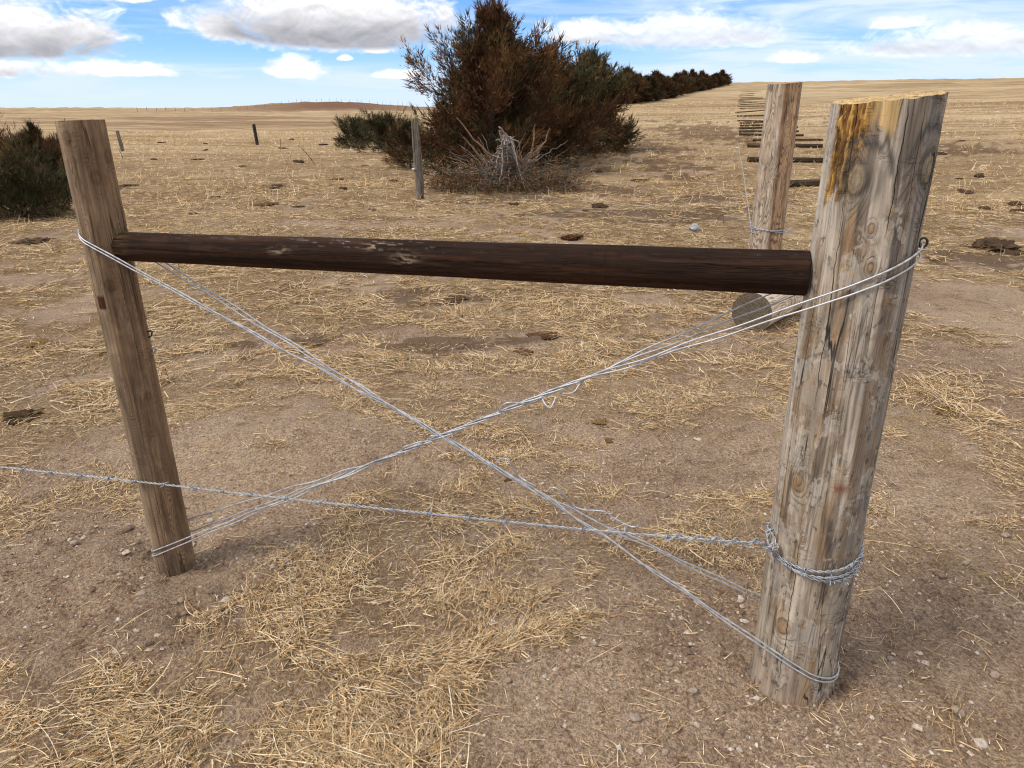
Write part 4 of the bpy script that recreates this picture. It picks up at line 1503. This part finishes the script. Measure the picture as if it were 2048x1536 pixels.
def straw_field(name, label, rs, n, d0, d1, power, lens, wid, arch, segs, keep_min, azr=44, colvar=.3, stand=0.0, gain=1.0):
    u = rs.rand(n)
    e = 2 - power
    d = (d0 ** e + u * (d1 ** e - d0 ** e)) ** (1 / e)
    az = np.radians(rs.uniform(-azr, azr, n))
    x, y = d * np.sin(az), d * np.cos(az)
    z, l_ = surf(x, y)
    cl = fbm(x * 4.5, y * 4.5, None, 3, 77)
    dens = np.clip(l_ * (.16 + 1.4 * sstep(.40, .62, cl)), 0, 1) + keep_min
    k = rs.rand(n) < dens
    x, y, z, d, l_, cl = [q[k] for q in (x, y, z, d, l_, cl)]
    n = len(x)
    L = lens[0] + (lens[1] - lens[0]) * rs.beta(1.2, 3.2, n)
    # neighbouring blades lie roughly alike
    fl = fbm(x * 1.1 + 40, y * 1.1, None, 2, 91) * 14
    phi = np.where(rs.rand(n) < .45, fl + rs.normal(0, .5, n), rs.uniform(0, 2 * math.pi, n))
    curl = rs.normal(0, .38, n) * np.where(rs.rand(n) < .15, 2.2, 1)
    W = wid * rs.uniform(.55, 1.4, n) * (1 + .07 * np.maximum(d - 3, 0))
    lift = np.abs(rs.normal(0, arch, n)) * L
    tilt = np.where(rs.rand(n) < stand, rs.uniform(.5, 1.2, n), np.abs(rs.normal(0, .10, n)))
    t = np.linspace(0, 1, segs + 1)
    px = np.zeros((n, segs + 1))
    py = np.zeros((n, segs + 1))
    ang = phi[:, None] + curl[:, None] * (t[None] - .3) * 1.6
    st = L[:, None] / segs * np.cos(tilt)[:, None]
    px[:, 1:] = np.cumsum(np.cos(ang[:, :-1]) * st, 1)
    py[:, 1:] = np.cumsum(np.sin(ang[:, :-1]) * st, 1)
    X, Y = x[:, None] + px, y[:, None] + py
    Zb = z[:, None] + .004 + rs.uniform(0, .009, n)[:, None] * l_[:, None] + lift[:, None] * np.sin(t * math.pi)[None] + (np.sin(tilt) * L)[:, None] * t[None]
    wx, wy = -np.sin(ang), np.cos(ang)
    prof = np.sqrt(np.clip(1 - (t * 1.0) ** 2, .25, 1))[None]
    hw = W[:, None] * .5 * prof
    roll = rs.uniform(-.8, .8, n)[:, None]
    A = np.stack([X + wx * hw * np.cos(roll), Y + wy * hw * np.cos(roll), Zb + hw * np.sin(roll)], -1)
    B = np.stack([X - wx * hw * np.cos(roll), Y - wy * hw * np.cos(roll), Zb - hw * np.sin(roll)], -1)
    V = np.stack([A, B], 2).reshape(-1, 3)
    m = 2 * (segs + 1)
    f1 = np.array([[2 * i, 2 * i + 1, 2 * i + 3, 2 * i + 2] for i in range(segs)])
    F = ((np.arange(n) * m)[:, None, None] + f1[None]).reshape(-1, 4)
    mixv = rs.rand(n, 1)
    c = np.array([[.41, .26, .125]]) * (1 - mixv) + np.array([[.79, .60, .355]]) * mixv
    gold = (rs.rand(n, 1) < .07)
    c = np.where(gold, [[.46, .27, .095]], c)
    pale = (rs.rand(n, 1) < .10)
    c = np.where(pale, [[.74, .62, .44]], c)
    brn = rs.rand(n, 1) < (.22 * (1 - sstep(.4, .6, cl))[:, None] + .08)
    c = np.where(brn, [[.21, .125, .058]], c) * gain * rs.uniform(1 - colvar, 1 + colvar * .6, (n, 1))
    me = mesh_np(name, V, F, M_STRAW, False, ca={'tone': np.repeat(c, m, 0)})
    obj(name, me, label=label, cat='straw', kind='stuff')


RS = np.random.RandomState(1)
straw_field('straw_litter', 'short bits of dry straw strewn over the dirt around the posts', RS, 330000, 1.0, 6.0, 1.5, (.007, .075), .0024, .02, 1, .02)
straw_field('long_straw', 'long pale bent stalks of dry grass lying over the near ground', RS, 30000, 1.0, 9.0, 1.3, (.05, .24), .0023, .025, 4, .006)
straw_field('flattened_grass', 'matted dry grass covering the ground beyond the rail', RS, 140000, 4.0, 16.0, 1.3, (.05, .24), .0036, .04, 2, .01, stand=.03)
straw_field('dry_grass', 'dry yellow grass over the middle distance', RS, 110000, 12.0, 60.0, 1.5, (.10, .30), .0040, .10, 1, .02, azr=42, stand=.22, gain=1.25)


def crumbs(name, label, n, size, rs, d0, d1, clods=False):
    u = rs.rand(n)
    e = .7
    d = (d0 ** e + u * (d1 ** e - d0 ** e)) ** (1 / e)
    az = np.radians(rs.uniform(-43, 43, n))
    x, y = d * np.sin(az), d * np.cos(az)
    z, l_ = surf(x, y)
    cl = fbm(x * 3, y * 3, None, 3, 177)
    nearpost = np.exp(-((x - RP[0]) ** 2 + (y - RP[1]) ** 2) / .35 ** 2) + np.exp(-((x - LP[0]) ** 2 + (y - LP[1]) ** 2) / .35 ** 2)
    k = rs.rand(n) < (1 - .8 * l_) * (.12 + sstep(.42, .65, cl)) + nearpost * .5
    if clods:
        k = rs.rand(n) < blobs(x, y, CHURN + CLODZ, (cl - .5) * 2) * .9 + nearpost * .3 + .03 * (1 - l_)
    x, y, z = x[k], y[k], z[k]
    n = len(x)
    r = size[0] * (size[1] / size[0]) ** (rs.rand(n) ** 2.2)
    oct_ = np.array([(1, 0, 0), (-.3, .95, 0), (-1, -.1, 0), (.2, -1, 0), (.25, .1, 1.0), (-.35, .1, .9)], float)
    fc = np.array([(0, 1, 4), (1, 2, 5), (2, 3, 5), (3, 0, 4), (1, 5, 4), (3, 4, 5)])
    a = rs.uniform(0, 6.28, n)
    P = oct_[None] * rs.uniform(.65, 1.25, (n, 6, 1)) * np.stack([rs.uniform(.7, 1.3, n), rs.uniform(.7, 1.2, n), rs.uniform(.55, .95, n)], 1)[:, None]
    ca, sa = np.cos(a)[:, None], np.sin(a)[:, None]
    P = np.stack([P[..., 0] * ca - P[..., 1] * sa, P[..., 0] * sa + P[..., 1] * ca, P[..., 2]], -1) * r[:, None, None]
    P += np.stack([x, y, z + r * .15], -1)[:, None]
    F = ((np.arange(n) * 6)[:, None, None] + fc[None]).reshape(-1, 3)
    v = rs.rand(n, 1) * (.6 if clods else 1)
    c = np.array([[.155, .098, .065]]) * (1 - v) + np.array([[.33, .23, .165]]) * v
    c = np.where(rs.rand(n, 1) < .12, [[.50, .40, .32]], c)
    c = np.where(rs.rand(n, 1) < .04, [[.55, .50, .45]], c)
    me = mesh_np(name, P.reshape(-1, 3), F, M_CRUMB, True, ca={'tone': np.repeat(c, 6, 0)})
    obj(name, me, label=label, cat='dirt', kind='stuff')


crumbs('dirt_crumbs', 'crumbs of dry dirt and grit on the bare ground', 112000, (.0016, .0085), RS, 1.05, 5.5)
crumbs('dirt_clods', 'loose dark clods of dug soil around the post feet', 16000, (.004, .017), RS, 1.1, 6.5, True)


def lump_mesh(name, rs, mat, col, rough=.35, flat=.6, seed=0, nu=14, nv=9, smooth=True, knob=0.0):
    th = np.linspace(0, 2 * math.pi, nu, endpoint=False)
    ph = np.linspace(-math.pi / 2 + .05, math.pi / 2 - .02, nv)
    PH, TH = np.meshgrid(ph, th, indexing='ij')
    X = np.stack([np.cos(PH) * np.cos(TH), np.cos(PH) * np.sin(TH), np.sin(PH)], -1)
    r = 1 + rough * 2 * (fbm(X[..., 0] * 1.4 + seed, X[..., 1] * 1.4, X[..., 2] * 1.4, 3, seed) - .5)
    r = r + knob * (fbm(X[..., 0] * 6 + seed, X[..., 1] * 6, X[..., 2] * 6, 3, seed + 2) - .5)
    V = (X * r[..., None] * [1, 1, flat]).reshape(-1, 3)
    tn = np.asarray(col) * (.6 + .8 * fbm(V[:, 0] * 3, V[:, 1] * 3, V[:, 2] * 3, 2, seed + 1))[:, None]
    return mesh_np(name, V, grid_faces(nu, nv, True), mat, smooth, ca={'tone': tn})


# single small stones lying on the bare dirt
STN = [lump_mesh('stone', RS, M_CRUMB, c, .45, .7, 800 + k, 12, 8, k % 2 == 0) for k, c in enumerate(((.34, .27, .22), (.24, .17, .125), (.46, .40, .35), (.20, .14, .10), (.36, .27, .21)))]
SPX = [(1270, 1440, 12), (1885, 1152, 8), (1738, 1000, 7), (1975, 1270, 7), (1990, 1350, 9), (1915, 1425, 11), (1440, 1466, 9), (1395, 1450, 8), (1236, 1305, 8), (1190, 1296, 8),
       (1138, 1244, 6), (1172, 1153, 7), (420, 1040, 6), (255, 1062, 8), (575, 1130, 8), (385, 1178, 6), (465, 1183, 7), (452, 1203, 9), (420, 1185, 7), (362, 1200, 6),
       (285, 1195, 7), (295, 1292, 9), (275, 1265, 6), (205, 1300, 6), (1017, 1365, 10), (1030, 1372, 7), (925, 1372, 6), (1090, 1358, 6), (1300, 1250, 7), (1340, 1335, 9),
       (1385, 1385, 9), (1420, 1040, 7), (1400, 1130, 6), (1330, 990, 6), (1238, 1078, 7), (1780, 1320, 7), (1860, 1480, 9), (1960, 1490, 10), (1760, 1470, 8), (1330, 1510, 9),
       (1155, 1500, 6), (1200, 1400, 6), (1480, 1500, 8), (1550, 1450, 7), (1930, 1130, 6), (2010, 1075, 7), (1835, 1240, 6), (1480, 1210, 7), (1435, 1290, 7), (150, 1090, 8)]
for i, (px, py, sz) in enumerate(SPX):
    g = ground_at(px, py)
    z, _ = surf(np.array([g[0]]), np.array([g[1]]))
    r_ = sz / FPX * np.hypot(g[0], g[1]) * 1.15
    o = obj('stone', STN[i % 5], None, (g[0], g[1], float(z[0]) + r_ * .3), (rng.uniform(-.4, .4), rng.uniform(-.4, .4), rng.uniform(0, 6.28)),
            'small rounded stone or clod lying on the bare dirt', 'stone', 'small stones on the bare dirt')
    o.scale = (r_ * rng.uniform(.8, 1.2), r_ * rng.uniform(.7, 1.1), r_ * rng.uniform(.75, 1.0))
g = ground_at(1388, 462)
o = obj('rock', lump_mesh('rock', RS, M_CRUMB, (.40, .40, .41), .55, .8, 871, 10, 7, False), None, g + (0, 0, .03), (.3, .2, .5), 'pale grey angular rock lying on the dark churned soil behind the rail', 'rock')
o.scale = (.075, .06, .065)

def crumbled(seed, col):
    rs = np.random.RandomState(seed)
    base = lump_mesh('lump', RS, M_DUNG, col, .6, .8, seed, 8, 5)
    n0 = len(base.vertices)
    co = np.empty(n0 * 3, np.float32)
    base.vertices.foreach_get('co', co)
    co = co.reshape(-1, 3)
    F0 = grid_faces(8, 5, True)
    VV, FF, TT = [], [], []
    for k in range(150):
        r, a = abs(rs.normal(0, .5)), rs.uniform(0, 6.28)
        s_ = rs.uniform(.03, .13) * (1.3 - min(r, 1))
        VV.append(co * [s_, s_ * rs.uniform(.6, 1), s_ * 3] + [r * math.cos(a), r * math.sin(a), .05])
        FF.append(F0 + k * n0)
        TT.append(np.tile(np.array(col) * rs.uniform(.6, 1.3), (n0, 1)))
    return mesh_np('dung_pat', np.concatenate(VV), np.concatenate(FF), M_DUNG, True, ca={'tone': np.concatenate(TT)})


# dung pats and dug-up clods
PATS = [(45, 838, 26, (.075, .048, .028), 'dark dung pat at the left edge beyond the slim post'),
        (1888, 826, 44, (.20, .115, .045), 'ochre-brown dung pat right of the thick post'),
        (1998, 500, 36, (.085, .055, .035), 'large dark heap of dug soil near the right edge'),
        (1140, 479, 22, (.085, .042, .022), 'reddish-brown dung pat just above the rail'),
        (620, 690, 32, (.12, .075, .035), 'flat dung pat seen between the upper wires left of centre'),
        (1088, 675, 26, (.11, .06, .03), 'dung pat below the middle of the rail'),
        (1043, 705, 20, (.13, .075, .035), 'small ochre dung pat below the rail, lower of two'),
        (80, 690, 24, (.19, .115, .05), 'brown grass-strewn dung pat left of the slim post'),
        (72, 483, 26, (.10, .065, .04), 'flat dung pat left of the slim post near its wire'),
        (528, 411, 20, (.13, .09, .055), 'dung pat in the grass left of the grey split post'),
        (597, 414, 11, (.09, .055, .035), 'small dark clod in the grass left of the split post'),
        (672, 360, 13, (.11, .07, .04), 'dung clod in the grass below the low shrubs'),
        (818, 325, 9, (.05, .03, .02), 'dark clod touching the split post on its left'),
        (1280, 362, 16, (.09, .055, .035), 'dark dung pile right of the brush'),
        (1115, 368, 28, (.06, .042, .024), 'dark low heap at the right foot of the brush'),
        (395, 320, 9, (.07, .045, .03), 'small molehill-like clod in the left field'),
        (565, 297, 7, (.07, .045, .03), 'small clod beside the upright metal stake'),
        (325, 286, 7, (.06, .04, .03), 'tiny dark clod right of the leaning grey post'),
        (648, 290, 9, (.07, .045, .03), 'clod at the left end of the low shrubs'),
        (255, 372, 15, (.13, .09, .055), 'flat dung clod right of the slim post top'),
        (915, 598, 26, (.10, .065, .04), 'dark dung patch under the rail left of centre'),
        (1150, 755, 26, (.24, .14, .055), 'crumbled ochre dung near the crossing wires'),
        (1200, 845, 36, (.22, .125, .05), 'crumbled flat ochre dung right of where the wires cross'),
        (1015, 966, 7, (.10, .055, .028), 'small brown clod under the lower wire'),
        (1220, 880, 10, (.17, .10, .045), 'small brown lump right of the wire crossing')]
for i, (px, py, hw, colr, lab) in enumerate(PATS):
    g = ground_at(px, py)
    d = np.hypot(g[0], g[1])
    r_ = hw / FPX * d * 1.02
    z, _ = surf(np.array([g[0]]), np.array([g[1]]))
    flat = .22 if i in (0, 2, 3, 14) else (.10 if i in (1, 4, 21, 22) else .12)
    o = obj('dung_pat', crumbled(900 + i, colr) if i in (1, 4, 21, 22) else lump_mesh('dung_pat', RS, M_DUNG, colr, .75, 1.0, 900 + 3 * i, 60, 30, True, .9), None, (g[0], g[1], float(z[0])), (0, 0, rng.uniform(0, 6)), lab, 'clod' if ('clod' in lab or 'heap' in lab or 'lump' in lab) else 'dung')
    o.scale = (r_, r_ * 1.0, r_ * flat * 1.6)
    if i in (1, 4, 21, 22):
        o['kind'] = 'stuff'
    if 'heap of dug' in lab:
        o.name = 'soil_heap'

CLD = [lump_mesh('clod', RS, M_DUNG, (.075, .05, .033), .7, .7, 1200 + 5 * k, 20, 12, True, .6) for k in range(3)]
rs_ = np.random.RandomState(12)
for k in range(46):
    left = k < 30
    px, py = (rs_.uniform(280, 1250), rs_.uniform(268, 440)) if left else (rs_.uniform(1700, 2048), rs_.uniform(220, 430))
    g = ground_at(px, py)
    if abs(px - 1010) < 150 and py < 400:
        continue
    r_ = rs_.uniform(.05, .13) * (1 + np.hypot(g[0], g[1]) / 60)
    o = obj('clod', CLD[k % 3], None, g, (0, 0, rs_.uniform(0, 6)), 'small dark clod among many scattered over the field left of the junipers' if left else 'small dark clod or tuft among many on the slope at right', 'clod',
            'clods scattered over the left field' if left else 'clods scattered over the right slope')
    o.scale = (r_, r_ * .8, r_ * rs_.uniform(.35, .7))
